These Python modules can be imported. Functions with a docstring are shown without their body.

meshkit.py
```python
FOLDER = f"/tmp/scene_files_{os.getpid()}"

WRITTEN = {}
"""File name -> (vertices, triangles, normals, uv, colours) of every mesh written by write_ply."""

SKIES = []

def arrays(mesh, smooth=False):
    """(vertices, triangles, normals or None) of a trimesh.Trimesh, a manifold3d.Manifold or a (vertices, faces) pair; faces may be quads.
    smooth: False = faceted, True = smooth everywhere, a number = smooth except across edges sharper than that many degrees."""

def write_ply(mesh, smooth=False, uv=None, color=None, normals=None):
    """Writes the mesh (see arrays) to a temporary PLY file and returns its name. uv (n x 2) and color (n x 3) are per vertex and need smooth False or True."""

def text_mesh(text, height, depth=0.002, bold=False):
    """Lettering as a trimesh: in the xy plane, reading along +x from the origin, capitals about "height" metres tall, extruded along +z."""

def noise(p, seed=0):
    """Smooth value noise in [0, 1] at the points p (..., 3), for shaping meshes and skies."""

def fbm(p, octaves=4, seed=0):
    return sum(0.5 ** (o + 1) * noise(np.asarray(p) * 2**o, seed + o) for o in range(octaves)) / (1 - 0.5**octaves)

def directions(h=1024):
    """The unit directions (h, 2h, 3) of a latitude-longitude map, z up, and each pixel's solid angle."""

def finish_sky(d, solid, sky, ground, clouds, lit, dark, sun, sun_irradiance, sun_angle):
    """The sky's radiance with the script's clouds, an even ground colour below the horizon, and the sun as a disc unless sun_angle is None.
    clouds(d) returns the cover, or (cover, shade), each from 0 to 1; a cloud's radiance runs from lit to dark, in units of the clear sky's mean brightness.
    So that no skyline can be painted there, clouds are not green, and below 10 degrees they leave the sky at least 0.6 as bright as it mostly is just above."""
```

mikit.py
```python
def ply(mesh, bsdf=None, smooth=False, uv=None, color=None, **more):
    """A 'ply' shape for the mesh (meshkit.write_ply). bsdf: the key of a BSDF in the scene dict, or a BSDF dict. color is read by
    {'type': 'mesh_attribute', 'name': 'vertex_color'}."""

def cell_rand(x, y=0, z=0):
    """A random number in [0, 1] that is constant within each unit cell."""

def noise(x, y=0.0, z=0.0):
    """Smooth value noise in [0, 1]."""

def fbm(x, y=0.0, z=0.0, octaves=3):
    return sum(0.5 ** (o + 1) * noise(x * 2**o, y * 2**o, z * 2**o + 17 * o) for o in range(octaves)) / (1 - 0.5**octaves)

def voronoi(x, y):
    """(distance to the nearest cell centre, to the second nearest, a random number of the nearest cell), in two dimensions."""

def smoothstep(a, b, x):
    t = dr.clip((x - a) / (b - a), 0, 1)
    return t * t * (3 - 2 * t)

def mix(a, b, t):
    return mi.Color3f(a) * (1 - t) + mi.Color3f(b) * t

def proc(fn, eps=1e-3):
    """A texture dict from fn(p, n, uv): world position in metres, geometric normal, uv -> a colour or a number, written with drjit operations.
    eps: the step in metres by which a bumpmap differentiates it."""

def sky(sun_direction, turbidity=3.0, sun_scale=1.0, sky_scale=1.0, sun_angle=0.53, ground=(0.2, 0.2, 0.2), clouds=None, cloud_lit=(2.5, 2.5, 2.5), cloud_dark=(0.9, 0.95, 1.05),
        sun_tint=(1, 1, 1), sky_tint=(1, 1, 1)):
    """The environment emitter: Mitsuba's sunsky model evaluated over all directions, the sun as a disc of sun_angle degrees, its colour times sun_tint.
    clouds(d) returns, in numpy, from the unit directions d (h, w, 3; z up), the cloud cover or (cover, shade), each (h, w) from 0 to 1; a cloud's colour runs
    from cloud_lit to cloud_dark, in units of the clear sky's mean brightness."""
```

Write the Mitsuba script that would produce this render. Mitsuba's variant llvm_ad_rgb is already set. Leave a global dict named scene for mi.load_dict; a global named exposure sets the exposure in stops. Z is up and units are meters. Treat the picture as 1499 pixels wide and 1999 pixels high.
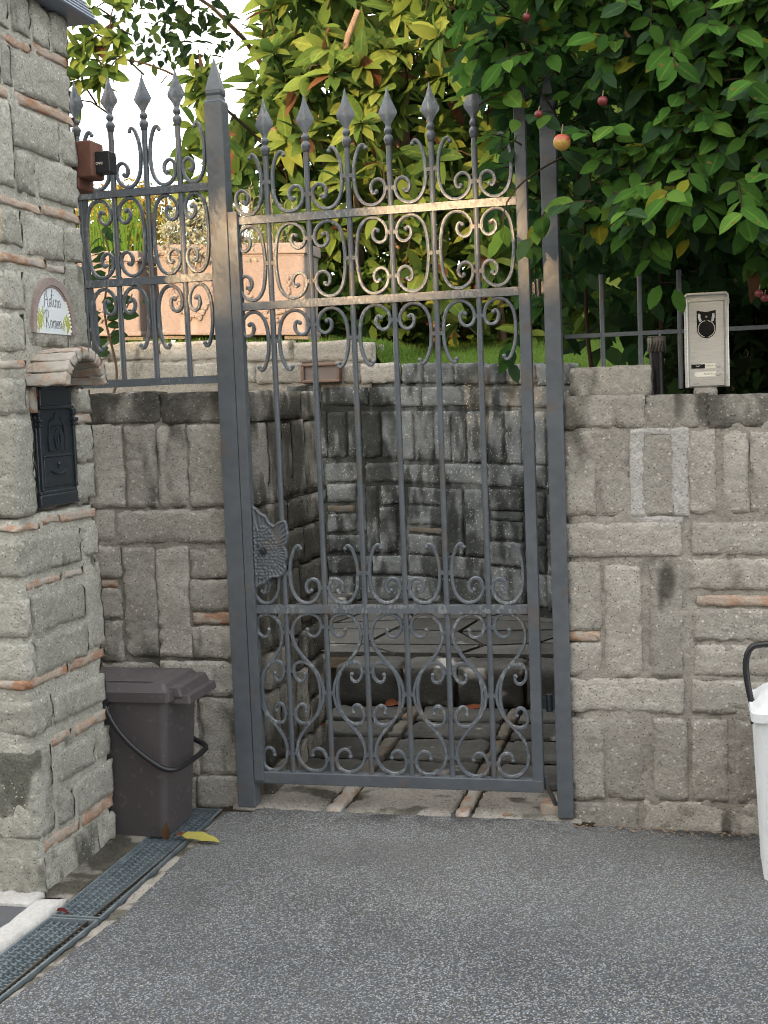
import math, numpy as np, trimesh, mitsuba as mi, drjit as dr, manifold3d as m3, mikit, meshkit
from mikit import noise, fbm, voronoi, cell_rand, smoothstep, mix, proc
from shapely.geometry import Polygon, LineString
from shapely import affinity
from scipy.interpolate import CubicSpline
scene, labels = {'type': 'scene'}, {}
PI = math.pi
# ---------------------------------------------------------------- camera, sky, exposure
CAM = np.array([1.0951, -4.4201, 1.5]); YAW, PITCH, ROLL, FPX = .23789, .08694, .03836, 2507.776
_f = np.array([-math.sin(YAW)*math.cos(PITCH), math.cos(YAW)*math.cos(PITCH), -math.sin(PITCH)])
_r = np.array([math.cos(YAW), math.sin(YAW), 0]); _u = np.cross(_r, _f)
_u2 = _u*math.cos(ROLL) + _r*math.sin(ROLL)
_r2 = np.cross(_f, _u2)
T = mi.ScalarTransform4f
scene['camera'] = {'type': 'perspective', 'fov': math.degrees(2*math.atan(749.5/FPX)), 'fov_axis': 'x', 'near_clip': .05, 'far_clip': 900.0,
                   'to_world': T().look_at(origin=CAM.tolist(), target=(CAM+_f).tolist(), up=_u2.tolist())}
SUN = np.array([-.171, -.970, .1736]); SUN /= np.linalg.norm(SUN)
def clouds(d):
    p = np.stack([d[..., 0]/(d[..., 2]+.25), d[..., 1]/(d[..., 2]+.25), 0*d[..., 0]], -1)
    c = meshkit.fbm(p*1.3+5, 4, 3)
    return np.clip((c-.40)*4+.45, 0, 1), np.clip((meshkit.fbm(p*2+9, 3, 8)-.4)*1.5, 0, .6)
scene['sky'] = mikit.sky(SUN, turbidity=4, sun_scale=.30, sun_angle=.9, clouds=clouds, cloud_lit=(2.3, 2.25, 2.2), cloud_dark=(1.25, 1.27, 1.3), sun_tint=(.92, 1.0, 1.38))
exposure = 4.85
# ---------------------------------------------------------------- helpers
def nk(key):
    if key not in scene and key not in labels: return key
    i = 1
    while f'{key}_{i:03d}' in scene or f'{key}_{i:03d}' in labels: i += 1
    return f'{key}_{i:03d}'
_last = {}
def nkp(key):
    "numbered key for parts, counted per base"
    n = _last.get(key, -1) + 1; _last[key] = n
    return key if n == 0 else f'{key}_{n:03d}'
def put(key, mesh, bsdf, smooth=False, uv=None, color=None, **kw):
    scene[key] = mikit.ply(mesh, bsdf, smooth, uv, color, **kw); return key
def thing(name, label, cat, group=None):
    k = nk(name); labels[k] = {'label': label, 'category': cat}
    if group: labels[k]['group'] = group
    return k
def part(par, name, mesh, bsdf, smooth=False, label=None, stuff=False, **kw):
    k = put(nkp(par + '__' + name), mesh, bsdf, smooth, **kw)
    if label or stuff:
        labels[k] = {}
        if label: labels[k]['label'] = label
        if stuff: labels[k]['kind'] = 'stuff'
    return k
def single(name, label, cat, mesh, bsdf, smooth=False, group=None, **kw):
    k = thing(name, label, cat, group); return put(k, mesh, bsdf, smooth, **kw)
def struct(name, mesh, bsdf, smooth=False, label=None, **kw):
    k = put(name, mesh, bsdf, smooth, **kw); labels[k] = {'kind': 'structure'}
    if label: labels[k]['label'] = label
    return k
def cat(*ms): return trimesh.util.concatenate([m for m in ms])
def tm(v, f): return trimesh.Trimesh(np.asarray(v, float), np.asarray(f, int), process=False)
def box(x0, x1, y0, y1, z0, z1):
    return trimesh.creation.box(bounds=[[x0, y0, z0], [x1, y1, z1]])
def cyl(a, b, r, n=12): return trimesh.creation.cylinder(r, segment=[a, b], sections=n)
def ball(c, r, sub=2):
    m = trimesh.creation.icosphere(sub, r); m.apply_translation(c); return m
def rbox(x0, x1, y0, y1, z0, z1, r=.004, seg=2):
    "box with rounded edges"
    m = m3.Manifold.hull(m3.Manifold.compose([m3.Manifold.sphere(r, 4*seg).translate([x, y, z]) for x in (x0+r, x1-r) for y in (y0+r, y1-r) for z in (z0+r, z1-r)]))
    q = m.to_mesh(); return tm(q.vert_properties[:, :3], q.tri_verts)
def vnoise(p, f, seed, o=3):
    return np.stack([meshkit.fbm(p*f+31.7*k+seed*7.13, o, seed+k) for k in range(3)], -1)-.5
def rough(x0, x1, y0, y1, z0, z1, step=.03, r=.012, amp=.012, fine=.004, seed=0, M=None, chips=1.0):
    "a hand cut stone: rounded box with worn edges and a pitted skin"
    s = np.array([x1-x0, y1-y0, z1-z0]); c = np.array([x0+x1, y0+y1, z0+z1])/2
    q = m3.Manifold.cube(s.tolist(), True).refine_to_length(step).to_mesh()
    v = np.array(q.vert_properties[:, :3], float); f = np.array(q.tri_verts)
    r = min(r, s.min()*.45); h = s/2-r
    k = np.clip(v, -h, h); d = v-k; L = np.linalg.norm(d, axis=1, keepdims=True)
    v = k+np.where(L > 1e-9, d/np.maximum(L, 1e-9)*np.minimum(L, r), 0)
    w = v+c+seed*3.7
    e = np.sort(s/2-np.abs(v), axis=1)[:, 1:2]        # distance to the nearest edge of the block
    chip = np.clip((meshkit.fbm(w*34+11, 2, seed)[:, None]-.50)*6, 0, 1)*np.clip(1-e/.022, 0, 1)
    v = v-np.sign(v)*chip*chips*min(.0085, s.min()*.15)
    v = v+vnoise(w, 9, seed)*amp*2*.55+vnoise(w, 38, seed+9, 2)*fine*2
    v = v+c
    if M is not None: v = trimesh.transform_points(v, M)
    return tm(v, f)
def uvc(m, u, v): return np.tile([u, v], (len(m.vertices), 1)).astype(float)
def sweep(pts, w, t, tw=None):
    "flat iron strip along a path in the XZ plane at y=0: depth w in Y, thickness t in the plane, softened corners"
    P = np.asarray(pts, float); n = len(P)
    d = np.gradient(P, axis=0); d /= np.linalg.norm(d, axis=1, keepdims=True)
    nn = np.stack([-d[:, 1], d[:, 0]], 1); t = np.broadcast_to(t, n); w = np.broadcast_to(w, n)
    prof = [(.5, .32), (.32, .5), (-.32, .5), (-.5, .32), (-.5, -.32), (-.32, -.5), (.32, -.5), (.5, -.32)]
    v = np.concatenate([np.stack([P[:, 0]+nn[:, 0]*a*t, b*w, P[:, 1]+nn[:, 1]*a*t], 1)[:, None] for a, b in prof], 1)
    m = len(prof); f = []
    for i in range(n-1):
        for j in range(m):
            a, b, c, e = i*m+j, i*m+(j+1) % m, (i+1)*m+(j+1) % m, (i+1)*m+j
            f += [[a, b, c], [a, c, e]]
    for i, s in ((0, 1), (n-1, -1)):
        for j in range(1, m-1): f.append([i*m, i*m+j, i*m+j+1][::-s])
    g = tm(v.reshape(-1, 3), f); g.fix_normals(); return g
def spline(pts, n=60):
    P = np.asarray(pts, float); s = np.r_[0, np.cumsum(np.linalg.norm(np.diff(P, axis=0), axis=1)**.6)]
    return CubicSpline(s, P)(np.linspace(0, s[-1], n))
def tube(pts, r, n=8):
    P = np.asarray(pts, float); r = np.broadcast_to(r, len(P))
    d = np.gradient(P, axis=0); d /= np.linalg.norm(d, axis=1, keepdims=True)
    up = np.array([.13, .21, .97]); a = np.cross(d, up); a /= np.linalg.norm(a, axis=1, keepdims=True); b = np.cross(d, a)
    an = np.arange(n)*2*PI/n
    v = (P[:, None]+r[:, None, None]*(np.cos(an)[None, :, None]*a[:, None]+np.sin(an)[None, :, None]*b[:, None])).reshape(-1, 3)
    f = []
    for i in range(len(P)-1):
        for j in range(n):
            A, B, C, D = i*n+j, i*n+(j+1) % n, (i+1)*n+(j+1) % n, (i+1)*n+j
            f += [[A, B, C], [A, C, D]]
    for i, s in ((0, 1), (len(P)-1, -1)):
        for j in range(1, n-1): f.append([i*n, i*n+j, i*n+j+1][::s])
    g = tm(v, f); g.fix_normals(); return g
def lathe(prof, c=(0, 0, 0), n=16):
    m = trimesh.creation.revolve(np.asarray(prof, float), sections=n); m.apply_translation(c); return m
def ext(poly, d, M=None):
    gs = getattr(poly, 'geoms', [poly])
    m = cat(*[trimesh.creation.extrude_polygon(g, d, engine='earcut') for g in gs])
    if M is not None: m.apply_transform(M)
    return m
def frame(o, u, v, n):
    M = np.eye(4); M[:3, 0], M[:3, 1], M[:3, 2], M[:3, 3] = u, v, n, o; return M
FACE_Y = lambda x, y, z: frame((x, y, z), (1, 0, 0), (0, 0, 1), (0, -1, 0))    # drawn flat, facing the street
FACE_X = lambda x, y, z: frame((x, y, z), (0, 1, 0), (0, 0, 1), (1, 0, 0))     # drawn flat on the right face of the pillar
def grid(xs, ys, fz):
    X, Y = np.meshgrid(xs, ys); n, m = X.shape
    v = np.stack([X.ravel(), Y.ravel(), fz(X, Y).ravel()], 1)
    i, j = np.meshgrid(np.arange(n-1), np.arange(m-1), indexing='ij'); a = (i*m+j).ravel()
    return tm(v, np.vstack([np.stack([a, a+1, a+m+1], 1), np.stack([a, a+m+1, a+m], 1)]))
rng = np.random.default_rng(7)
# ---------------------------------------------------------------- materials
def wallcoords(p, n):
    ax, ay, az = dr.abs(n.x), dr.abs(n.y), dr.abs(n.z)
    u = dr.select(ax > .7, p.y, dr.select(az > .7, p.x+.37*p.y, p.x))
    v = dr.select(az > .7, p.y, p.z)
    return u, v
def stone_col(p, n, uv):
    u, v = wallcoords(p, n)
    k = dr.floor(uv.x); t = (uv.x-k)/.9
    a = fbm(p.x*7, p.y*7, p.z*7, 3); g = noise(p.x*190, p.y*190, p.z*190); g2 = fbm(p.x*60, p.y*60, p.z*60, 2)
    warm = mix((.248, .229, .198), (.405, .380, .336), a)
    green = mix((.258, .252, .216), (.378, .368, .322), a)
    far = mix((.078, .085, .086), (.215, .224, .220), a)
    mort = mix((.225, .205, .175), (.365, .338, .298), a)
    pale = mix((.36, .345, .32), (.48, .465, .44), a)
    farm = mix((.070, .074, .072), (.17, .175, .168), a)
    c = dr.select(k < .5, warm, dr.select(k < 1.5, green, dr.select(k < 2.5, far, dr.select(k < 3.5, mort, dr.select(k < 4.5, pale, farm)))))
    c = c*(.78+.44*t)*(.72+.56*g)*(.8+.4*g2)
    d1, d2, w = voronoi(u*62, v*62)
    c = mix(c, mi.Color3f(.62, .58, .50)*(.5+.6*g), dr.select(w > .82+.12*cell_rand(t*97, k, 3), 1, 0)*(1-smoothstep(.16, .30, d1))*dr.select(k > 2.5, .3, .85))
    e1, e2, w2 = voronoi(u*95+9, v*95)
    c = mix(c, mi.Color3f(.045, .042, .038), dr.select(w2 > .90, 1, 0)*(1-smoothstep(.08+.14*cell_rand(w2*999, 1, 2), .27, e1))*.7)
    # weathering: dark algae, drip streaks, pale lichen
    st = fbm(p.x*5+3, p.y*5, p.z*2.2, 3)*.6+fbm(p.x*22, p.y*22, p.z*7, 2)*.4
    s = smoothstep(.66-.5*uv.y, .80-.42*uv.y, st)
    c = mix(c, c*mi.Color3f(.27, .275, .26), s*.92)
    l1, l2, lw = voronoi(u*75+40, v*75)
    c = mix(c, mi.Color3f(.50, .50, .46), dr.select(lw > 1.02-.30*uv.y, 1, 0)*(1-smoothstep(.1, .26, l1))*smoothstep(.45, .6, noise(u*7, v*7, 3))*.9)
    return c
def stone_bump(p, n, uv):
    u, v = wallcoords(p, n)
    return .0060*fbm(p.x*48, p.y*48, p.z*48, 4)+.0022*noise(p.x*240, p.y*240, p.z*240)
def brick_col(p, n, uv):
    a = fbm(p.x*18, p.y*18, p.z*18, 3); g = noise(p.x*210, p.y*210, p.z*210)
    c = mix(mix((.30, .165, .105), (.38, .255, .180), uv.x), (.37, .30, .245), smoothstep(.30, .62, a))*(.75+.5*g)
    c = mix(c, mi.Color3f(.36, .33, .29), smoothstep(.62-.3*uv.y, .8-.3*uv.y, fbm(p.x*30+5, p.y*30, p.z*34, 3)))
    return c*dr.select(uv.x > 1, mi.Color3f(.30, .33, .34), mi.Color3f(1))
def asphalt_col(p, n, uv):
    q = fbm(p.x*1.3, p.y*1.3, 0, 3); q2 = fbm(p.x*5+7, p.y*5, 0, 3)
    d1, d2, w = voronoi(p.x*190, p.y*190)
    e1, e2, w3 = voronoi(p.x*340+5, p.y*340)
    base = .030+.03*q
    b = dr.select(w > .62, .09+.17*(w-.62)/.38, dr.select(w > .36, .075, base))*(1-.6*smoothstep(.30, .62, d1))*(.75+.6*q2)+base*.7
    b = b*(.72+.5*w3)
    tint = mix((.84, .97, 1.13), (1.05, 1.0, .92), cell_rand(dr.floor(p.x*185), dr.floor(p.y*185), 7))
    c = mi.Color3f(b, b, b)*tint
    dust = smoothstep(-1.35, -.05, p.y+.5*(fbm(p.x*3, p.y*3, 1)-.5))
    c = mix(c*.76, c*.76+mi.Color3f(.050, .046, .039), dust*.8)
    foot = smoothstep(-.16, -.02, p.y+.10*(fbm(p.x*9, p.y*9, 4)-.5))*smoothstep(.35, .6, fbm(p.x*14, p.y*14, 2))
    oil = smoothstep(.60, .70, fbm(p.x*2.2+31, p.y*2.2, 0, 4))
    return c*(1-.55*foot)*(1-.10*oil)
def concrete_col(p, n, uv):
    a = fbm(p.x*9, p.y*9, p.z*9, 4); g = noise(p.x*170, p.y*170, p.z*170)
    c = mix((.17, .155, .135), (.36, .335, .295), a)*(.75+.5*g)*(.6+.8*uv.x)
    d1, d2, w = voronoi(p.x*70, p.y*70)
    c = mix(c, mi.Color3f(.05, .05, .045), dr.select(w > .8, 1, 0)*(1-smoothstep(.15, .3, d1))*.7)
    s = smoothstep(.64-.45*uv.y, .80-.4*uv.y, fbm(p.x*11+3, p.y*11, p.z*6, 3))
    return mix(c, c*mi.Color3f(.28, .285, .26), s*.9)
def fine_bump(p, n, uv): return .0022*fbm(p.x*90, p.y*90, p.z*90, 3)
def asphalt_bump(p, n, uv):
    d1, d2, w = voronoi(p.x*190, p.y*190); return .0024*(1-d1)
def iron_col(p, n, uv):
    a = fbm(p.x*30, p.y*30, p.z*30, 3); b = fbm(p.x*7+3, p.y*7, p.z*7, 3)
    c = mix((.060, .070, .082), (.098, .108, .120), b)*(.85+.3*a)
    c = mix(c, mi.Color3f(.105, .078, .060), smoothstep(.60, .74, fbm(p.x*16+9, p.y*16, p.z*11, 3))*.45)
    w = smoothstep(.50, .66, fbm(p.x*150, p.y*150, p.z*60, 3))*smoothstep(.40, .62, fbm(p.x*9, p.y*9+8, p.z*9, 2))
    return mix(c, mi.Color3f(.30, .30, .29), w*.7*uv.x)
def iron_bump(p, n, uv): return .0013*fbm(p.x*70, p.y*70, p.z*50, 2)
def zinc_col(p, n, uv):
    a = fbm(p.x*25, p.y*25, p.z*25, 3)
    return mix((.13, .165, .185), (.27, .31, .33), a)*(.85+.3*noise(p.x*150, p.y*150, p.z*150))
def plastic_col(p, n, uv):
    a = fbm(p.x*8, p.y*8, p.z*5, 3); s = smoothstep(.66, .74, fbm(p.x*60, p.y*60, p.z*45, 3))
    c = mix((.058, .050, .053), (.078, .068, .070), a)
    return mix(c, mi.Color3f(.17, .15, .15), s*.22)
def terracotta_col(p, n, uv):
    a = fbm(p.x*6, p.y*6, p.z*6, 4); g = noise(p.x*120, p.y*120, p.z*120)
    c = mix((.235, .185, .168), (.310, .258, .238), a)*(.88+.24*g)
    return mix(c, mi.Color3f(.38, .32, .285), smoothstep(.55, .75, fbm(p.x*14, p.y*14, p.z*4, 3))*.5)
def bark_col(p, n, uv):
    a = fbm(p.x*30, p.y*30, p.z*12, 3); return mix((.12, .085, .06), (.34, .24, .17), a)
def soil_col(p, n, uv): return mix((.02, .016, .011), (.07, .055, .04), fbm(p.x*25, p.y*25, p.z*25, 3))
def turf_col(p, n, uv): return mix((.03, .05, .012), (.07, .10, .02), fbm(p.x*9, p.y*9, 0, 3))
def flag_col(p, n, uv):
    a = fbm(p.x*7, p.y*7, p.z*7, 3); g = noise(p.x*110, p.y*110, p.z*110)
    c = mix((.044, .044, .041), (.105, .103, .095), a)*(.8+.4*g)*(.75+.5*uv.x)
    return mix(c, mi.Color3f(.30, .285, .26), smoothstep(.8-.35*uv.y, .95-.3*uv.y, fbm(p.x*10+4, p.y*10, p.z*10, 3)))
def steel_col(p, n, uv):
    return mix((.44, .45, .45), (.70, .71, .71), fbm(p.x*4+noise(p.x*30, 0, p.z*300)*.3, p.y*8, p.z*5, 2))*(.9+.2*noise(p.x*40, p.y*40, p.z*500))
def white_col(p, n, uv): return mix((.55, .57, .58), (.64, .66, .665), fbm(p.x*7, p.y*7, p.z*4, 3))
def rust_col(p, n, uv):
    return mix((.085, .035, .024), (.17, .080, .058), fbm(p.x*14, p.y*14, p.z*9, 3))
def plaster_col(p, n, uv): return mix((.40, .33, .24), (.5, .42, .32), fbm(p.x*.8, p.y*.8, p.z*.8, 3))
def two(b): return {'type': 'twosided', 'bsdf': b}
def bumped(b, fn, scale=1.0, eps=1e-3): return {'type': 'bumpmap', 'arbitrary': proc(fn, eps), 'scale': scale, 'bsdf': b}
def diff(fn): return {'type': 'diffuse', 'reflectance': proc(fn)}
def prin(fn, rough=.5, **k):
    c = proc(fn) if callable(fn) else {'type': 'rgb', 'value': list(fn)}
    return {'type': 'principled', 'base_color': c, 'roughness': rough, **k}
scene['m_stone'] = two(bumped(diff(stone_col), stone_bump))
scene['m_brick'] = two(bumped(diff(brick_col), fine_bump))
scene['m_asphalt'] = two(bumped(prin(asphalt_col, .75, specular=.35), asphalt_bump))
scene['m_concrete'] = two(bumped(diff(concrete_col), fine_bump))
scene['m_iron'] = two(bumped(prin(lambda p, n, uv: iron_col(p, n, mi.Point2f(0, 0)), .42, specular=.5), iron_bump))
scene['m_zinc'] = two(prin(zinc_col, .45, metallic=.55, specular=.5))
scene['m_brownbin'] = two(prin(plastic_col, .48, specular=.4))
scene['m_blackplastic'] = two(prin((.014, .014, .016), .38, specular=.5))
scene['m_darkmetal'] = two(bumped(prin((.018, .024, .030), .36, specular=.55), iron_bump))
scene['m_terracotta'] = two(diff(terracotta_col))
scene['m_bark'] = two(diff(bark_col))
scene['m_twig'] = two({'type': 'diffuse', 'reflectance': {'type': 'rgb', 'value': [.055, .042, .028]}})
scene['m_soil'] = two(diff(soil_col))
scene['m_turf'] = two(diff(turf_col))
scene['m_flag'] = two(bumped(diff(flag_col), fine_bump))
scene['m_steel'] = two(prin(steel_col, .34, metallic=.92, specular=.5))
scene['m_white'] = two(prin(white_col, .42, specular=.45))
scene['m_rust'] = two(prin(rust_col, .6, specular=.3))
scene['m_plaster'] = two(diff(plaster_col))
scene['m_slate'] = two(prin((.075, .078, .085), .5, specular=.4))
scene['m_tile'] = two(prin((.62, .66, .68), .18, specular=.5))
def pale_col(p, n, uv): return mix((.36, .35, .33), (.47, .46, .44), fbm(p.x*9, p.y*9, p.z*9, 4))*(.9+.2*noise(p.x*140, p.y*140, 0))
scene['m_paleborder'] = two(bumped(diff(pale_col), fine_bump))
scene['m_vc'] = two(prin((.5, .5, .5), .4)); scene['m_vc']['bsdf']['base_color'] = {'type': 'mesh_attribute', 'name': 'vertex_color'}
scene['m_lens'] = two(prin((.004, .004, .005), .30, specular=.25))
scene['m_rim'] = two(prin((.7, .7, .7), .2, metallic=.9))
scene['m_ink'] = two({'type': 'diffuse', 'reflectance': {'type': 'rgb', 'value': [.03, .03, .04]}})
scene['m_cream'] = two({'type': 'diffuse', 'reflectance': {'type': 'rgb', 'value': [.80, .77, .66]}})
scene['m_lampglass'] = two(prin((.16, .13, .12), .12, specular=.6))
scene['m_copper'] = two(prin((.13, .085, .065), .45, metallic=.4))
scene['m_capblue'] = two(prin((.14, .165, .215), .4, specular=.5))
def leaf_tex(rgb):
    def fn(p, n, uv):
        m = dr.exp(-dr.square(uv.y/.10)); s = .5+.5*dr.sin((uv.x*11-dr.abs(uv.y)*3.2)*6.283)
        b = fbm(p.x*26, p.y*26, p.z*26, 2)
        c = mi.Color3f(*rgb)*(.70+.55*b)*(1-.10*s)
        c = mix(c, mi.Color3f(rgb[0]*1.5+.02, rgb[1]*1.5+.02, rgb[2]*1.4), m*.7)
        return mix(c, mi.Color3f(.16, .10, .03), smoothstep(.74, .80, fbm(p.x*45+3, p.y*45, p.z*45, 2))*.7)
    return proc(fn)
def leafmat(rgb, trans=.7, rough=.3, spec=.5, tex=False):
    return {'type': 'principledthin', 'base_color': leaf_tex(rgb) if tex else {'type': 'rgb', 'value': list(rgb)}, 'roughness': rough, 'diff_trans': trans, 'eta': 1.5, 'spec_trans': 0.0}
MAG = [(.112, .172, .038), (.082, .138, .032), (.150, .208, .046), (.060, .106, .030), (.195, .238, .056), (.150, .072, .038)]
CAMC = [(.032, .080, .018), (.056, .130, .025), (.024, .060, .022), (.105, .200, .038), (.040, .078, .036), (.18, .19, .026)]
for i, c in enumerate(MAG): scene[f'm_mag{i}'] = leafmat(c, .6, .16, tex=True)
for i, c in enumerate(CAMC): scene[f'm_cam{i}'] = leafmat(c, .5, .22, tex=True)
def vcleaf(trans, rough): 
    b = leafmat((1, 1, 1), trans, rough); b['base_color'] = {'type': 'mesh_attribute', 'name': 'vertex_color'}; return b
scene['m_leafvc'] = vcleaf(.7, .3); scene['m_grassvc'] = vcleaf(.8, .5); scene['m_silver'] = vcleaf(.4, .6)
# ---------------------------------------------------------------- ground
def asph(X, Y):
    return -.022*np.clip((X-.66)/.7, 0, 1)*np.clip(1+Y/1.5, 0, 1)+.004*(meshkit.fbm(np.stack([X*1.5, Y*1.5, 0*X], -1), 3)-.5)+.012*np.exp(-((Y+.05)/.12)**2)*(X < .66)*(X > -.5)
m = grid(np.r_[np.linspace(-.575, 1.8, 90), np.linspace(1.9, 16, 30)], np.r_[np.linspace(-22, -3, 40), np.linspace(-2.9, .03, 110)], asph)
ed = m.vertices[:, 0] < -.57
m.vertices[ed, 0] = np.interp(m.vertices[ed, 1], [-22, -2.6, -1.7, -1.05, -.4, .03], [-.715, -.715, -.652, -.584, -.597, -.622])+.020*(meshkit.fbm(m.vertices[ed]*14, 3, 5)-.5)
def bend(g):
    'the near end of the drain runs a little to the left'
    g.vertices[:, 0] += .055*np.minimum(g.vertices[:, 1]+1.05, 0); return g
struct('road', m, 'm_asphalt', True)
struct('ground', tm([[-160, -160, -.14], [160, -160, -.14], [160, 160, -.14], [-160, 160, -.14]], [[0, 1, 2], [0, 2, 3]]), 'm_soil')
struct('pavement', box(-16, -.895, -22, -1.0, -.1, -.004), 'm_asphalt')
k = rough(-.633, -.545, -2.6, .03, -.1, -.0035, .025, .006, .006, .003, 3, None, .5)
bend(k); struct('kerb', k, 'm_concrete', True, uv=uvc(k, .55, .45), label='narrow worn concrete kerb between the drain grate and the asphalt')
k = rough(-1.02, -.797, -.905, .02, -.1, .005, .03, .008, .010, .005, 4)
struct('concrete_strip', k, 'm_concrete', True, uv=uvc(k, .33, .85), label='stained concrete strip at the foot of the pillar')
k = cat(box(-.80, -.795, -2.6, .02, -.11, -.001), box(-.637, -.632, -2.6, .02, -.11, -.001), box(-.80, -.632, -2.6, .02, -.12, -.11))
bend(k); struct('drain_channel', k, 'm_soil')
b = thing('doorstep', 'pale stone border with a dark slate slab at the pillar foot, lower left corner', 'doorstep')
k = cat(rough(-2.2, -.892, -1.0, -.888, -.1, .014, .03, .006, .003, .001, 5), rough(-.891, -.800, -2.6, -.925, -.1, .013, .03, .006, .003, .001, 6))
bend(k); part(b, 'border', k, 'm_paleborder', True, uv=uvc(k, 1.0, -.6))
part(b, 'slab', box(-2.2, -.893, -2.6, -1.002, -.1, .006), 'm_slate', label='dark grey slate slab inside the pale border')
# drain grates: rods lengthwise, bearing bars crosswise
for gi, (y0, y1, lb) in enumerate([(-2.045, -1.052, 'steel drain grate in the lower left corner, nearest the camera'), (-1.040, -.02, 'steel drain grate running under the brown bin')]):
    g = thing('drain_grate', lb, 'drain grate', 'galvanised drain grates along the kerb')
    fr = cat(box(-.794, -.788, y0, y1, -.03, .003), box(-.643, -.636, y0, y1, -.03, .003), box(-.788, -.643, y0, y0+.007, -.03, .003), box(-.788, -.643, y1-.007, y1, -.03, .003))
    part(g, 'frame', bend(fr), 'm_zinc')
    for x in (-.783, -.759, -.730, -.701, -.672, -.649):
        P = np.stack([np.full(60, x), np.linspace(y0+.008, y1-.008, 60), np.full(60, -.011)], 1)
        part(g, 'rod', bend(tube(P, .0042, 6)), 'm_zinc', 40)
    n = int((y1-y0-.02)/.0238)
    for i in range(n):
        y = y0+.02+i*.0238
        xs = np.linspace(-.7878, -.6432, 22); zt = .0015-.0075*np.abs(np.sin((xs+.759)*PI/.029+.3))
        v = np.concatenate([np.stack([xs, np.full(22, y-.0022), zt], 1), np.stack([xs, np.full(22, y+.0022), zt], 1), np.stack([xs, np.full(22, y-.0016), zt*0-.026], 1), np.stack([xs, np.full(22, y+.0016), zt*0-.026], 1)])
        f = []
        for j in range(21):
            for a, b2 in ((0, 22), (44, 0), (22, 66)): f += [[a+j, a+j+1, b2+j+1], [a+j, b2+j+1, b2+j]]
        part(g, 'bearing_bar', bend(tm(v, f)), 'm_zinc')
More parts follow.
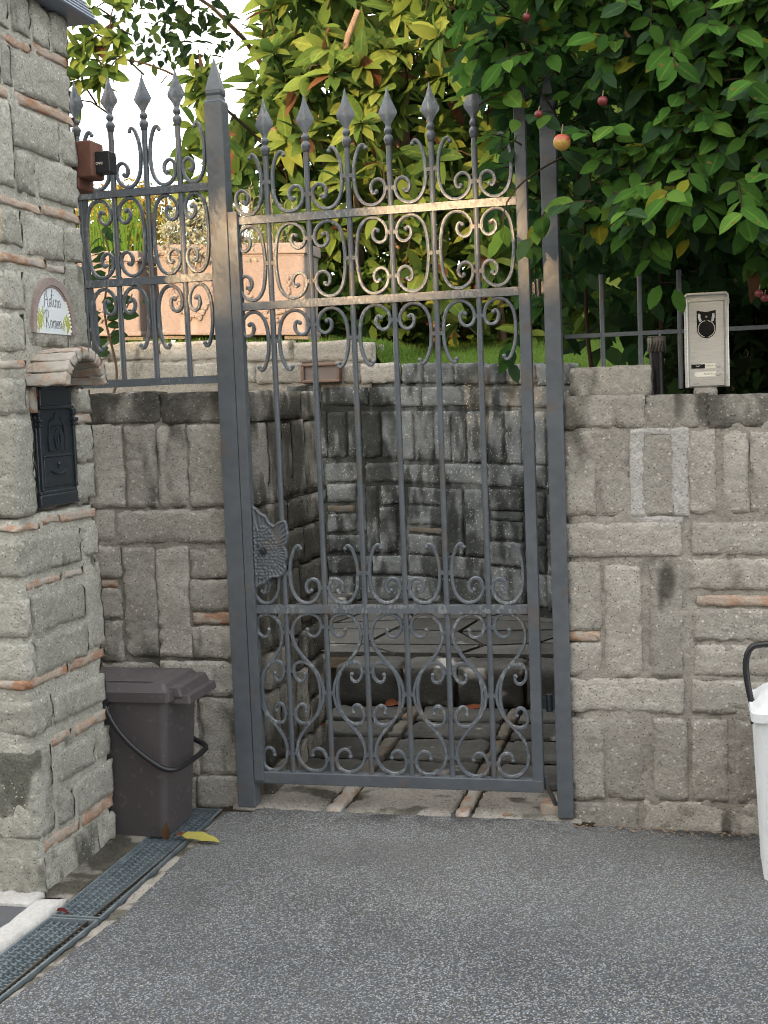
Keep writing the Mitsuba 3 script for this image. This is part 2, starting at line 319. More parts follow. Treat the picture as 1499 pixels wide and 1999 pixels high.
# garden path behind the gate, steps, threshold
struct('path', cat(box(-.62, .74, -.035, 1.52, -.1, .004), box(-3.5, .9, 1.55, 3.6, -.1, .203)), 'm_soil')
cols = [(-.60, -.245), (-.165, .235), (.305, .70)]
rows = [(-.03, .33), (.345, .63), (.645, .95), (.965, 1.22), (1.235, 1.485)]
sd = 20
for j, (a, b2) in enumerate(rows):
    for (x0, x1) in cols:
        sd += 1; z = .014+.03*(a+b2)/3
        k = rough(x0, x1, a, b2, -.05, z, .05, .008, .006, .002, sd)
        if j == 0: part('path', 'threshold_slab', k, 'm_concrete', True, uv=uvc(k, .38+.08*rng.random(), .15))
        else: part('path', 'flagstone', k, 'm_flag', True, uv=uvc(k, rng.random(), .3))
    for (x0, x1) in ((-.236, -.176), (.245, .295)):
        sd += 1; k = rough(x0, x1, a+.003, b2-.003, -.05, .018+.03*(a+b2)/3, .03, .006, .006, .002, sd)
        part('path', 'brick', k, 'm_brick', True, uv=uvc(k, .1 if j == 0 else 1.1, .95 if j == 0 else .6))
for (x0, x1, tone, st) in ((-.62, -.30, .4, .2), (-.285, -.03, .7, .62), (-.015, .30, .4, .5), (.315, .72, .3, .1)):
    sd += 1; k = rough(x0, x1, 1.50, 1.80, .02, .218, .045, .014, .010, .004, sd)
    part('path', 'step_stone', k, 'm_flag', True, uv=uvc(k, tone, st))
r2 = np.random.default_rng(11)
nx, ny = 8, 6
gx = np.linspace(-2.7, .85, nx+1); gy = np.linspace(1.80, 3.62, ny+1)
G = np.stack(np.meshgrid(gx, gy, indexing='ij'), -1)
J = r2.uniform(-1, 1, G.shape)*[.14, .09]; J[:, 0, 1] = 0; J[0, :, 0] = 0; G = G+J
for i in range(nx):
    for j in range(ny):
        q = Polygon([G[i, j], G[i+1, j], G[i+1, j+1], G[i, j+1]]).buffer(-.012, join_style=2)
        if q.is_empty or q.geom_type != 'Polygon': continue
        k = ext(q, .05); k.apply_translation([0, 0, .165+.01*G[i, j, 1]/2+.006*r2.random()])
        k = tm(k.vertices, k.faces)
        part('path', 'flagstone', k, 'm_flag', uv=uvc(k, r2.random(), .2))
k = cat(rough(-1.5, -.99, 2.5, 3.36, .17, .30, .05, .02, .012, .005, 77), )
part('path', 'side_step', k, 'm_flag', True, uv=uvc(k, .8, .5))
# raised beds
struct('soil_bed', cat(box(.72, 6, .25, 2.3, -.1, 1.44), ext(Polygon([(.95, 2.46), (3.2, .99), (6, .9), (6, 3), (.95, 3)]), 1.62).apply_translation([0, 0, -.08])), 'm_soil')
def lawnz(X, Y):
    d = Y-np.where(X < -.67, 3.45, 3.45-.643*(X+.67))
    zr = 1.655-.045*np.maximum(0, X+.67)+.105*np.maximum(d, 0); zl = 1.865-.045*(X+1.3)
    w = np.clip((X+.86)/.10, 0, 1); return zl*(1-w)+zr*w
xs, ys = np.linspace(-7, 7, 141), np.linspace(2.0, 11, 91)
m = grid(xs, ys, lawnz); c = m.triangles_center
keep = c[:, 1] > np.where(c[:, 0] < -.67, 3.5, 3.52-.643*(c[:, 0]+.67))
struct('lawn', tm(m.vertices, m.faces[keep]), 'm_turf', True)
n = 52000
X = np.where(r2.random(n) < .2, r2.uniform(-4.2, -1.0, n), r2.uniform(-1.0, 1.9, n)); D = .03+r2.random(n)**1.6*3.2; Y = np.where(X < -.67, 3.45, 3.45-.643*(X+.67))+D; Z = lawnz(X, Y)
h = .035+.03*r2.random(n); a = r2.uniform(0, 2*PI, n); w = .0035
lx, ly = r2.normal(0, .018, n), r2.normal(0, .018, n)
p0 = np.stack([X-w*np.cos(a), Y-w*np.sin(a), Z-.004], 1); p1 = np.stack([X+w*np.cos(a), Y+w*np.sin(a), Z-.004], 1); p2 = np.stack([X+lx, Y+ly, Z+h], 1)
v = np.stack([p0, p1, p2], 1).reshape(-1, 3); col = np.repeat(np.stack([.10+.09*r2.random(n), .19+.09*r2.random(n), .035+.03*r2.random(n)], 1), 3, 0)
put('grass', tm(v, np.arange(3*n).reshape(-1, 3)), 'm_grassvc', color=col); labels['grass'] = {'label': 'short green lawn grass behind the inner garden wall', 'category': 'grass', 'kind': 'stuff'}
# ---------------------------------------------------------------- stone walls
RW =  [(0.663, 0.937, 1.376, 1.485, 2),(0.94, 1.142, 1.37, 1.478, 2),(1.145, 1.386, 1.366, 1.471, 2),(0.664, 0.767, 1.081, 1.367, 0),(0.787, 0.881, 1.079, 1.363, 0),(0.927, 1.028, 1.077, 1.345, 0),(1.079, 1.165, 1.078, 1.356, 0),(1.191, 1.272, 1.08, 1.352, 0),(1.281, 1.384, 1.082, 1.349, 0),(0.664, 1.05, 0.939, 1.053, 0),(1.087, 1.381, 0.942, 1.049, 0),(0.664, 0.777, 0.684, 0.919, 0),(0.66, 0.774, 0.644, 0.68, 1),(0.66, 0.774, 0.526, 0.637, 0),(0.791, 0.912, 0.522, 0.907, 0),(0.941, 1.048, 0.522, 0.91, 0),(1.076, 1.38, 0.825, 0.925, 0),(1.096, 1.379, 0.766, 0.804, 1),(1.087, 1.378, 0.65, 0.756, 0),(1.09, 1.377, 0.528, 0.634, 0),(0.664, 1.049, 0.397, 0.514, 0),(1.079, 1.375, 0.399, 0.512, 0),(0.663, 0.773, 0.087, 0.374, 0),(0.785, 0.914, 0.088, 0.372, 0),(0.947, 1.057, 0.092, 0.377, 0),(1.075, 1.19, 0.093, 0.376, 0),(1.219, 1.373, 0.09, 0.376, 0),(0.667, 0.887, -0.03, 0.074, 0),(0.91, 1.371, -0.023, 0.088, 0)]
LW =  [(-1.152, -0.82, 1.452, 1.562, 6),(-0.814, -0.569, 1.442, 1.553, 6),(-1.124, -0.982, 1.138, 1.446, 3),(-0.966, -0.847, 1.136, 1.441, 3),(-0.836, -0.725, 1.136, 1.437, 3),(-0.715, -0.576, 1.135, 1.433, 0),(-1.103, -1.029, 1.007, 1.125, 0),(-1.015, -0.578, 1.0, 1.122, 0),(-1.147, -1.013, 0.872, 0.989, 3),(-1.104, -1.03, 0.831, 0.864, 1),(-1.115, -1.02, 0.713, 0.825, 3),(-1.12, -1.022, 0.551, 0.705, 3),(-1.001, -0.876, 0.572, 0.982, 3),(-0.868, -0.742, 0.571, 0.984, 0),(-0.729, -0.571, 0.868, 0.973, 0),(-0.733, -0.575, 0.745, 0.86, 0),(-0.732, -0.576, 0.693, 0.737, 1),(-0.741, -0.578, 0.567, 0.683, 0),(-1.112, -0.881, 0.42, 0.544, 0),(-0.87, -0.579, 0.422, 0.551, 0),(-1.094, -0.946, 0.114, 0.405, 0),(-0.931, -0.738, 0.118, 0.409, 0),(-0.723, -0.584, 0.124, 0.414, 0),(-1.086, -0.756, -0.023, 0.105, 0),(-0.747, -0.583, -0.009, 0.114, 0)]
FA =  [(-2.949, -2.634, 1.837, 1.953, 4),(-2.623, -2.268, 1.821, 1.937, 4),(-2.253, -1.838, 1.803, 1.921, 4),(-1.828, -1.672, 1.787, 1.907, 4),(-1.662, -1.355, 1.776, 1.896, 4),(-1.345, -0.957, 1.757, 1.879, 4),(-0.951, -0.836, 1.743, 1.86, 4),(-2.922, -2.448, 1.688, 1.811, 4),(-2.433, -2.035, 1.67, 1.792, 4),(-2.021, -1.783, 1.656, 1.78, 4),(-1.773, -1.611, 1.648, 1.765, 4),(-1.6, -1.297, 1.631, 1.754, 4),(-1.026, -0.923, 1.612, 1.733, 4),(-0.913, -0.681, 1.605, 1.726, 4),(-1.405, -1.182, 1.49, 1.609, 5),(-1.169, -0.942, 1.478, 1.59, 5),(-0.932, -0.876, 1.475, 1.584, 5),(-0.866, -0.683, 1.467, 1.579, 5),(-1.261, -1.156, 1.156, 1.444, 5),(-1.143, -1.029, 1.156, 1.433, 5),(-1.012, -0.936, 1.15, 1.436, 5),(-0.922, -0.807, 1.144, 1.432, 5),(-0.794, -0.682, 1.14, 1.428, 5),(-1.305, -1.187, 1.001, 1.121, 5),(-1.173, -0.935, 0.996, 1.113, 5),(-0.909, -0.698, 0.988, 1.107, 5),(-1.264, -1.179, 0.87, 0.977, 5),(-1.166, -0.981, 0.87, 0.977, 5),(-1.17, -0.988, 0.798, 0.847, 1),(-1.171, -0.985, 0.678, 0.789, 5),(-0.968, -0.918, 0.669, 0.968, 5),(-0.914, -0.841, 0.545, 0.966, 5),(-0.818, -0.686, 0.848, 0.964, 5),(-0.831, -0.725, 0.541, 0.826, 5),(-1.221, -0.947, 0.547, 0.655, 5),(-1.233, -0.96, 0.412, 0.524, 5),(-0.886, -0.693, 0.407, 0.518, 5),(-0.95, -0.896, 0.408, 0.519, 5),(-1.257, -1.02, 0.237, 0.389, 5),(-1.006, -0.686, 0.237, 0.388, 5)]
FB =  [(0.022, 0.195, 1.596, 1.715, 5),(0.208, 0.324, 1.591, 1.708, 5),(0.337, 0.455, 1.586, 1.702, 5),(0.467, 0.659, 1.577, 1.694, 5),(0.671, 0.859, 1.57, 1.681, 5),(0.871, 1.075, 1.562, 1.672, 5),(1.089, 1.32, 1.551, 1.661, 5),(0.005, 0.17, 1.455, 1.575, 5),(0.183, 0.572, 1.449, 1.565, 5),(0.585, 0.98, 1.436, 1.551, 5),(0.995, 1.316, 1.425, 1.539, 5),(0.006, 0.1, 1.123, 1.424, 5),(0.114, 0.267, 1.121, 1.422, 5),(0.285, 0.413, 1.119, 1.418, 5),(0.425, 0.537, 1.117, 1.416, 5),(0.55, 0.696, 1.115, 1.413, 5),(0.715, 0.83, 1.113, 1.41, 5),(0.849, 0.96, 1.111, 1.407, 5),(0.975, 1.062, 1.109, 1.405, 5),(1.073, 1.143, 1.107, 1.403, 5),(1.157, 1.273, 1.103, 1.401, 5),(-0.011, 0.308, 0.981, 1.095, 5),(0.325, 0.674, 0.982, 1.099, 5),(0.69, 0.979, 0.977, 1.099, 5),(0.994, 1.135, 0.973, 1.098, 5),(1.146, 1.265, 0.962, 1.091, 5),(0.036, 0.323, 0.852, 0.95, 5),(0.03, 0.318, 0.725, 0.839, 5),(0.029, 0.313, 0.668, 0.706, 1),(0.029, 0.313, 0.54, 0.655, 5),(0.359, 0.49, 0.549, 0.95, 5),(0.515, 0.662, 0.553, 0.951, 5),(0.712, 0.958, 0.837, 0.954, 5),(0.712, 0.955, 0.778, 0.828, 5),(0.713, 0.959, 0.664, 0.769, 5),(0.984, 1.122, 0.804, 0.947, 5),(0.978, 1.124, 0.652, 0.793, 5),(1.135, 1.259, 0.723, 0.936, 5),(0.013, 0.307, 0.408, 0.527, 5),(0.324, 0.675, 0.417, 0.542, 5),(0.699, 0.962, 0.514, 0.646, 5),(0.976, 1.119, 0.493, 0.634, 5),(1.135, 1.251, 0.492, 0.706, 5),(-0.041, 0.292, 0.248, 0.393, 5),(0.308, 0.653, 0.266, 0.404, 5),(0.679, 0.963, 0.296, 0.496, 5),(0.977, 1.12, 0.286, 0.476, 5),(1.127, 1.259, 0.276, 0.475, 5)]
PIL = [(-0.747, -0.637, 2.67, 2.794, 0), (-0.615, -0.505, 2.671, 2.797, 0), (-0.491, -0.387, 2.675, 2.798, 0), (-0.817, -0.632, 2.62, 2.652, 1), (-0.627, -0.379, 2.635, 2.669, 1), (-0.761, -0.386, 2.491, 2.607, 0), (-0.825, -0.77, 2.495, 2.61, 0), (-0.761, -0.37, 2.451, 2.484, 1), (-0.777, -0.482, 2.319, 2.436, 0), (-0.466, -0.371, 2.32, 2.43, 0), (-0.773, -0.66, 2.183, 2.305, 0), (-0.639, -0.371, 2.185, 2.308, 0), (-0.877, -0.63, 2.127, 2.154, 1), (-0.625, -0.374, 2.128, 2.16, 1), (-0.885, -0.768, 2.012, 2.118, 0), (-0.734, -0.488, 1.995, 2.113, 0), (-0.47, -0.37, 2.0, 2.11, 0), (-0.885, -0.624, 1.956, 1.985, 1), (-0.621, -0.493, 1.949, 1.974, 1), (-0.885, -0.77, 1.82, 1.932, 0), (-0.885, -0.786, 1.692, 1.807, 0), (-0.769, -0.501, 1.711, 1.933, 0), (-0.485, -0.37, 1.715, 1.989, 0), (-0.885, -0.783, 1.635, 1.665, 1), (-0.885, -0.795, 1.5, 1.606, 0), (-0.885, -0.775, 1.187, 1.482, 0), (-0.77, -0.727, 1.506, 1.58, 1), (-0.464, -0.37, 1.497, 1.572, 0), (-0.468, -0.37, 1.46, 1.493, 1), (-0.478, -0.37, 1.333, 1.454, 0), (-0.489, -0.37, 1.206, 1.324, 0), (-0.885, -0.768, 1.14, 1.161, 1), (-0.743, -0.622, 1.146, 1.173, 1), (-0.617, -0.372, 1.14, 1.17, 1), (-0.885, -0.497, 1.004, 1.113, 0), (-0.476, -0.37, 1.012, 1.126, 0), (-0.872, -0.637, 0.955, 0.981, 1), (-0.621, -0.491, 0.956, 0.983, 1), (-0.844, -0.498, 0.815, 0.932, 0), (-0.484, -0.37, 0.695, 0.98, 0), (-0.834, -0.482, 0.681, 0.797, 0), (-0.88, -0.634, 0.65, 0.681, 1), (-0.619, -0.375, 0.649, 0.683, 1), (-0.748, -0.381, 0.505, 0.595, 0), (-0.77, -0.634, 0.439, 0.473, 1), (-0.616, -0.37, 0.433, 0.471, 1), (-0.745, -0.48, 0.311, 0.409, 0), (-0.462, -0.37, 0.31, 0.404, 0), (-0.76, -0.651, 0.176, 0.274, 0), (-0.627, -0.37, 0.169, 0.284, 0), (-0.853, -0.621, 0.12, 0.159, 1), (-0.603, -0.37, 0.117, 0.165, 1), (-0.855, -0.488, -0.023, 0.11, 0), (-0.459, -0.37, 0.007, 0.103, 0)]
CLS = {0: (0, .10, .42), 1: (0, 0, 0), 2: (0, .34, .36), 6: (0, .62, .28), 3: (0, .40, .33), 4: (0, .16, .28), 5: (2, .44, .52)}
sd = 100
def lay(par, boxes, d=.10, M=None, step=.021, cls=None, vary=.42, stain=0., name='stone'):
    global sd
    for (x0, x1, y0, y1, z0, z1, k) in boxes:
        sd += 1
        if k == 1:
            m = rough(x0, x1, y0, y1, z0, z1, step, .0025, .0042, .003, sd, M, .8)
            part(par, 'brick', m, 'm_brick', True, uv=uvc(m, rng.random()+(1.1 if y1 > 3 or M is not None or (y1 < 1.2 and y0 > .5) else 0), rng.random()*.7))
        else:
            c, st, t = CLS[k] if cls is None else cls
            m = rough(x0-.003, x1+.003, y0, y1, z0-.003, z1+.003, step, .0045, .0062, .0040, sd, M, .75)
            t = min(max(t+vary*(rng.random()-.5)*2, 0), 1)
            part(par, name, m, 'm_stone', True, uv=uvc(m, c+.9*t, min(1, max(0, st+stain+.22*(rng.random()-.5)))))
def mortar(par, x0, x1, y0, y1, z0, z1, tone=.5, stain=.15, k=3, M=None, step=.04, label=None):
    global sd
    sd += 1; m = rough(x0, x1, y0, y1, z0, z1, step, .01, .016, .007, sd, M)
    part(par, 'mortar', m, 'm_stone', True, uv=uvc(m, k+.9*tone, stain), label=label)
w = thing('stone_wall', 'grey brown tuff wall right of the gate under the door intercom', 'wall')
mortar(w, .672, 6, -.003, .30, -.1, 1.44, .35, .12)
lay(w, [(x0, x1+(4 if x1 > 1.36 and False else 0), -.012+.006*rng.random(), .09, z0, z1, k) for (x0, x1, z0, z1, k) in RW])
for r in range(8):   # the same courses go on to the right, out of the picture
    z = [-.03, .09, .40, .53, .65, .82, .94, 1.08][r]; z1 = [.075, .375, .512, .635, .80, .925, 1.05, 1.35][r]
    lay(w, [(1.40+i*.31, 1.695+i*.31, -.01, .09, z, z1, 0) for i in range(6)], step=.06)
lay(w, [(1.395+i*.4, 1.785+i*.4, -.01, .29, 1.366, 1.475, 2) for i in range(5)], step=.06)
m = cat(rough(.885, .935, -.0105, .05, 1.07, 1.372, .02, .006, .006, .003, 900, None, .15), rough(1.02, 1.082, -.0085, .05, 1.07, 1.372, .02, .006, .006, .003, 901, None, .15), rough(.92, 1.04, -.007, .05, 1.345, 1.372, .02, .006, .006, .003, 902, None, .15), rough(.875, 1.06, -.0095, .05, 1.046, 1.078, .02, .006, .008, .003, 903, None, .3))
part(w, 'patch', m, 'm_stone', True, uv=uvc(m, 4.3, 0), label='pale new mortar framing one upright stone')
lay(w, [(.684, .957, .07, .27, 1.478, 1.583, 4)], cls=(0, .45, .75))
w = thing('stone_wall', 'grey brown tuff wall left of the gate, behind the brown bin', 'wall')
mortar(w, -3.0, -.52, .029, .97, -.1, 1.535, .25, .42)
lay(w, [(x0, x1+(.025 if x1 > -.585 else 0), .014+.008*rng.random(), .12, z0, z1, k) for (x0, x1, z0, z1, k) in LW], stain=.06)
for r in range(8):
    z = [-.03, .11, .42, .56, .71, .87, 1.0, 1.137][r]; z1 = [.105, .41, .545, .70, .86, .99, 1.122, 1.44][r]
    lay(w, [(-1.46-i*.33, -1.155-i*.33, .02, .12, z, z1, 3) for i in range(4)], step=.06)
for i in range(4): lay(w, [(-1.56-i*.4, -1.17-i*.4, .02, .3, 1.45, 1.558, 6)], step=.06)
# end face of this wall, seen through the gate
EF = [(.13, .40, 1.44, 1.55), (.41, .72, 1.44, 1.548), (.73, 1.0, 1.43, 1.545), (.14, .27, 1.13, 1.43), (.28, .43, 1.12, 1.43), (.44, .57, 1.13, 1.42), (.58, .74, 1.13, 1.43), (.75, .97, 1.14, 1.42),
      (.14, .47, 1.0, 1.115), (.49, .99, 1.0, 1.11), (.14, .40, .84, .985), (.42, .66, .86, .985), (.68, 1.03, .84, .985), (.14, .30, .58, .825), (.32, .60, .70, .83), (.62, .99, .70, .825), (.32, .58, .56, .68), (.72, .99, .585, .685),
      (.14, .52, .42, .545), (.54, 1.0, .42, .55), (.14, .28, .13, .40), (.30, .48, .12, .40), (.50, .64, .13, .40), (.66, .99, .26, .40), (.66, 1.0, .12, .24), (.13, .6, -.02, .11), (.62, 1.0, -.02, .105)]
lay(w, [(-.60, -.492+.012*rng.random(), a, b2, z0, z1, 5) for (a, b2, z0, z1) in EF], cls=(0, .55, .24), step=.03)
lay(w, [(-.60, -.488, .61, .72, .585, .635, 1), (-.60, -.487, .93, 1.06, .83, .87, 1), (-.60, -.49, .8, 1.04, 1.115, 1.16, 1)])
w = thing('stone_wall', 'dark weathered inner garden wall behind the gate, holding up the lawn', 'wall')
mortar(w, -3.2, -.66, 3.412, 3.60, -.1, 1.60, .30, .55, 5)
mortar(w, -3.2, -.846, 3.410, 3.80, 1.55, 1.86, .35, .1, 3)
lay(w, [(x0, x1, 3.395+.01*rng.random(), 3.50, z0, z1, k) for (x0, x1, z0, z1, k) in FA], step=.03)
D = np.array([.84, -.54, 0]); D /= np.linalg.norm(D)
MB = frame((-.67, 3.4, 0), D, (-D[1], D[0], 0), (0, 0, 1))
def lay_b(x0, x1, z0, z1, k):
    return (x0, x1, -.005+.01*rng.random(), .10, z0, z1, k)
mortar(w, -.02, 2.4, .012, .2, -.1, 1.545, .30, .6, 5, MB)
mortar(w, -.02, 1.33, .012, .2, 1.5, 1.60, .30, .6, 5, MB)
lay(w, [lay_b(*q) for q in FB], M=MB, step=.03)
# extra weathered light stones: copies further along, hidden behind the right wall
for r in range(6): lay(w, [(1.335+i*.34, 1.66+i*.34, 0, .1, .26+r*.21, .45+r*.21, 5) for i in range(3)], M=MB, step=.06)
# ---------------------------------------------------------------- pillar
p = thing('gate_pillar', 'tall tuff pillar with thin brick courses at the left edge', 'pillar')
mortar(p, -1.56, -.9085, -.8880, -.376, -.1, 1.185, .72, .05, 1); mortar(p, -1.56, -.9085, -.8880, -.376, 1.585, 2.79, .72, .0, 1)
mortar(p, -1.56, -.9085, -.8880, -.752, 1.18, 1.59, .72, .0, 1); mortar(p, -1.56, -.9175, -.448, -.376, 1.18, 1.59, .72, .0, 1); mortar(p, -1.56, -.972, -.77, -.43, 1.18, 1.59, .4, .1)
corner = [(-.885, -.842, .681, .797), (-.885, -.785, .18, .45), (-.885, -.76, .505, .61), (-.885, -.785, 2.19, 2.445), (-.885, -.835, 2.49, 2.61), (-.885, -.765, 2.665, 2.795), (-.885, -.862, -.02, .11), (-.885, -.853, .815, .93)]
side = [(max(a, -.885), min(b2, -.37), z0, z1, k) for (a, b2, z0, z1, k) in PIL]+[(a, b2, z0, z1, 0) for (a, b2, z0, z1) in corner]+[(-.885, -.775, 2.45, 2.485, 1), (-.885, -.83, 2.62, 2.65, 1), (-.885, -.60, 2.628, 2.66, 1)][:2]
for (a, b2, z0, z1, k) in side:
    fa = -.892 if a < -.875 else a; fb = -.364 if b2 > -.376 else b2
    x0 = -1.07 if a < -.875 else -1.0
    if z0 > 1.19 and z1 < 1.58 and -.75 < a < -.44: x0 = -.965
    lay(p, [(x0, -.905+.004*rng.random(), fa, fb, z0, z1, k)], cls=(1, .12 if z0 > .25 else .45, .5), vary=.3, step=.026)
for (z0, z1, k) in [(-.02, .11, 0), (.118, .162, 1), (.18, .45, 0), (.505, .61, 0), (.65, .683, 1), (.685, .797, 0), (.815, .93, 0), (.955, .983, 1), (1.004, 1.113, 0), (1.14, 1.165, 1), (1.187, 1.482, 0), (1.5, 1.606, 0), (1.635, 1.665, 1), (1.69, 1.93, 0), (1.955, 1.985, 1), (2.01, 2.118, 0), (2.127, 2.155, 1), (2.19, 2.445, 0), (2.49, 2.61, 0), (2.665, 2.795, 0)]:
    lay(p, [(-1.30, -1.082, -.892, -.80, z0, z1, k), (-1.54, -1.312, -.892, -.80, z0, z1, k)], cls=(1, .1, .5), step=.05)
c = []
for i in range(7): c.append(rbox(-1.64+i*.007, -.83-i*.007, -.965+i*.007, -.292-i*.007, 2.80+i*.014, 2.813+i*.014, .005, 1))
part(p, 'coping', cat(*c), 'm_capblue', 30, label='ridged blue grey coping on top of the pillar')
# brick hood over the letterbox
hd = part(p, 'hood', cat(*[ext(Polygon([(-.65+.141*math.cos(t), 1.583+.114*math.sin(t)) for t in np.linspace(0, PI, 25)]+[(-.65+.113*math.cos(t), 1.583+.088*math.sin(t)) for t in np.linspace(PI, 0, 25)]), .13, FACE_X(-.915, 0, 0))]), 'm_concrete', uv=None, label='arched brick hood over the letterbox')
nb = 9
for i in range(nb):
    t0, t1 = PI*i/nb+.016, PI*(i+1)/nb-.016
    tt = np.linspace(t0, t1, 5)
    q = Polygon([(-.65+.147*math.cos(t), 1.583+.120*math.sin(t)) for t in tt]+[(-.65+.109*math.cos(t), 1.583+.084*math.sin(t)) for t in tt[::-1]])
    m = m3.Manifold(m3.Mesh(np.array(ext(q, .15).vertices, np.float32), np.array(ext(q, .15).faces, np.uint32))).refine_to_length(.018).to_mesh()
    v = trimesh.transform_points(m.vert_properties[:, :3], FACE_X(-.92, 0, 0)); v = v+vnoise(v, 28, 800+i)*.012+vnoise(v, 70, 830+i, 2)*.006
    g = tm(v, m.tri_verts)
    part(hd, 'brick', g, 'm_brick', True, uv=uvc(g, rng.random()*.6, .62+.38*rng.random()))
lay(p, [(-.97, -.902, -.765, -.735, 1.50, 1.59, 1)])
# ---------------------------------------------------------------- letterbox
lb = thing('letterbox', 'dark blue black letterbox with raised coat of arms set in the pillar', 'letterbox')
bx = -.935; yc, zc = -.602, 1.2
part(lb, 'body', cat(rbox(-.97, -.918, -.725, -.475, 1.235, 1.565, .006), rbox(-.968, -.908, -.738, -.466, 1.200, 1.240, .006), rbox(-.968, -.911, -.732, -.470, 1.238, 1.252, .004)), 'm_darkmetal', 30)
part(lb, 'flap', cat(rbox(-.93, -.909, -.705, -.495, 1.52, 1.575, .005), ext(Polygon([(-.705, 1.565), (-.495, 1.565), (-.53, 1.59), (-.60, 1.60), (-.67, 1.59)]), .018, FACE_X(-.93, 0, 0)), rbox(-.93, -.905, -.712, -.488, 1.512, 1.522, .003)), 'm_darkmetal', 30, label='hinged slot flap at the top')
for y in (-.722, -.492):
    part(lb, 'pilaster', cat(rbox(-.93, -.908, y, y+.014, 1.252, 1.50, .004), rbox(-.93, -.902, y-.006, y+.02, 1.455, 1.465, .003), rbox(-.93, -.900, y-.009, y+.023, 1.47, 1.482, .003), rbox(-.93, -.905, y-.004, y+.018, 1.49, 1.51, .003)), 'm_darkmetal', 30)
dr_ = part(lb, 'door', cat(rbox(-.925, -.9135, -.695, -.508, 1.262, 1.358, .003), rbox(-.925, -.911, -.700, -.503, 1.358, 1.364, .002)), 'm_darkmetal', 30)
part(dr_, 'keyhole_cover', cat(ball((-.912, yc, 1.334), .007, 1), box(-.914, -.909, yc-.004, yc+.004, 1.318, 1.334)), 'm_darkmetal')
a = np.linspace(-1.0, 1.0, 14); sw = sweep(np.stack([a*.052, .010*a**2], 1), .006, np.interp(np.abs(a), [0, 1], [.007, .003]))
sw.apply_transform(frame((-.911, yc, 1.303), (0, 1, 0), (-1, 0, 0), (0, 0, 1))); part(dr_, 'name_slot', sw, 'm_darkmetal', 40)
em = [ext(Polygon([(-.045, 0), (.045, 0), (.05, .05), (.03, .075), (0, .08), (-.03, .075), (-.05, .05)]), .006), ext(Polygon([(-.036, .083), (.036, .083), (.028, .098), (.014, .104), (.01, .118), (0, .125), (-.01, .118), (-.014, .104), (-.028, .098)]), .007)]
for s in (-1, 1):
    em += [ext(LineString([(s*.052, .005), (s*.056, .04), (s*.048, .085), (s*.03, .10)]).buffer(.005), .008), ext(LineString([(s*.012, .01), (s*.02, .04), (s*.010, .065)]).buffer(.004), .011)]
em += [ext(LineString([(0, .008), (0, .07)]).buffer(.005), .010)]
em = cat(*em); em.apply_transform(FACE_X(-.919, yc, 1.376)); part(lb, 'emblem', em, 'm_darkmetal', label='raised crest with a crown and side scrolls')
# ---------------------------------------------------------------- name plaque
pq = thing('name_plaque', 'arched ceramic name plaque with terracotta rim and handwritten name on the pillar', 'plaque')
ZP, YP = 1.752, -.613
arch = lambda w, h: Polygon([(w*math.cos(t), h*math.sin(t)**.85) for t in np.linspace(0, PI, 41)])
part(pq, 'plate', ext(arch(.118, .152), .012, FACE_X(-.908, YP, ZP)), 'm_tile')
part(pq, 'rim', ext(arch(.142, .178).difference(arch(.120, .154)), .018, FACE_X(-.908, YP, ZP)), 'm_terracotta', label='terracotta rim around the plaque')
bd = [ball((0, .116*math.cos(t), .150*math.sin(t)**.85), .0048, 1) for t in np.linspace(.05, PI-.05, 38)]
nbd = len(bd); b1 = cat(*bd[9:]); b2 = cat(*bd[:9])
for g, mt, lbn in ((b1, 'm_terracotta', None), (b2, 'm_cream', 'pale beads on the right edge')):
    g.apply_translation([-.896, YP, ZP]); part(pq, 'beading', g, mt, True, label=lbn)
def script(strokes, x0, z0, s, w):
    ms = []
    for st in strokes:
        P = spline([(x0+x*s, z0+y*s) for x, y in st], 24) if len(st) > 2 else np.array([(x0+x*s, z0+y*s) for x, y in st])
        ms.append(ext(LineString(P).buffer(w), .0008))
    return cat(*ms)
W1 = [[(0, 0), (.10, .35), (.26, .95), (.34, 1.12), (.38, .95), (.42, .45), (.48, .05), (.56, .02)], [(.12, .40), (.44, .46)],
      [(.62, .06), (.74, .38), (.78, .50)], [(.78, .50), (.74, .34), (.84, .18), (.80, .04), (.68, .03)], [(.98, 1.0), (.96, .5), (1.0, .08), (1.08, .05)], [(.86, .66), (1.12, .74)], [(1.2, .46), (1.2, .12), (1.28, .05)], [(1.22, .66), (1.235, .70)],
      [(1.40, .46), (1.40, .04)], [(1.40, .32), (1.50, .46), (1.58, .40), (1.58, .10), (1.66, .04)], [(1.90, .44), (1.80, .46), (1.75, .26), (1.82, .06), (1.94, .10), (1.97, .30), (1.90, .44)]]
W2 = [[(.12, 0), (.14, .5), (.18, 1.05)], [(.0, .80), (.14, 1.02), (.36, 1.02), (.46, .82), (.36, .60), (.18, .52)], [(.18, .52), (.34, .30), (.50, 0)], [(.78, .44), (.68, .46), (.63, .26), (.70, .06), (.82, .10), (.85, .30), (.78, .44)],
      [(1.0, .46), (1.0, .04)], [(1.0, .34), (1.09, .46), (1.15, .38), (1.15, .04)], [(1.15, .34), (1.25, .46), (1.31, .38), (1.32, .08), (1.38, .04)], [(1.46, .24), (1.62, .28), (1.60, .43), (1.52, .46), (1.46, .28), (1.50, .08), (1.64, .06)], [(1.88, .44), (1.78, .46), (1.73, .26), (1.80, .06), (1.92, .10), (1.95, .30), (1.88, .44)]]
g = script(W1, 0, 0, .056, .0008); g.vertices[:, 1] -= .24*(g.vertices[:, 0]-.05)**1*1.0*0+.9*(g.vertices[:, 0]-.058)**2; g.apply_transform(FACE_X(-.8955, YP-.058, ZP+.084))
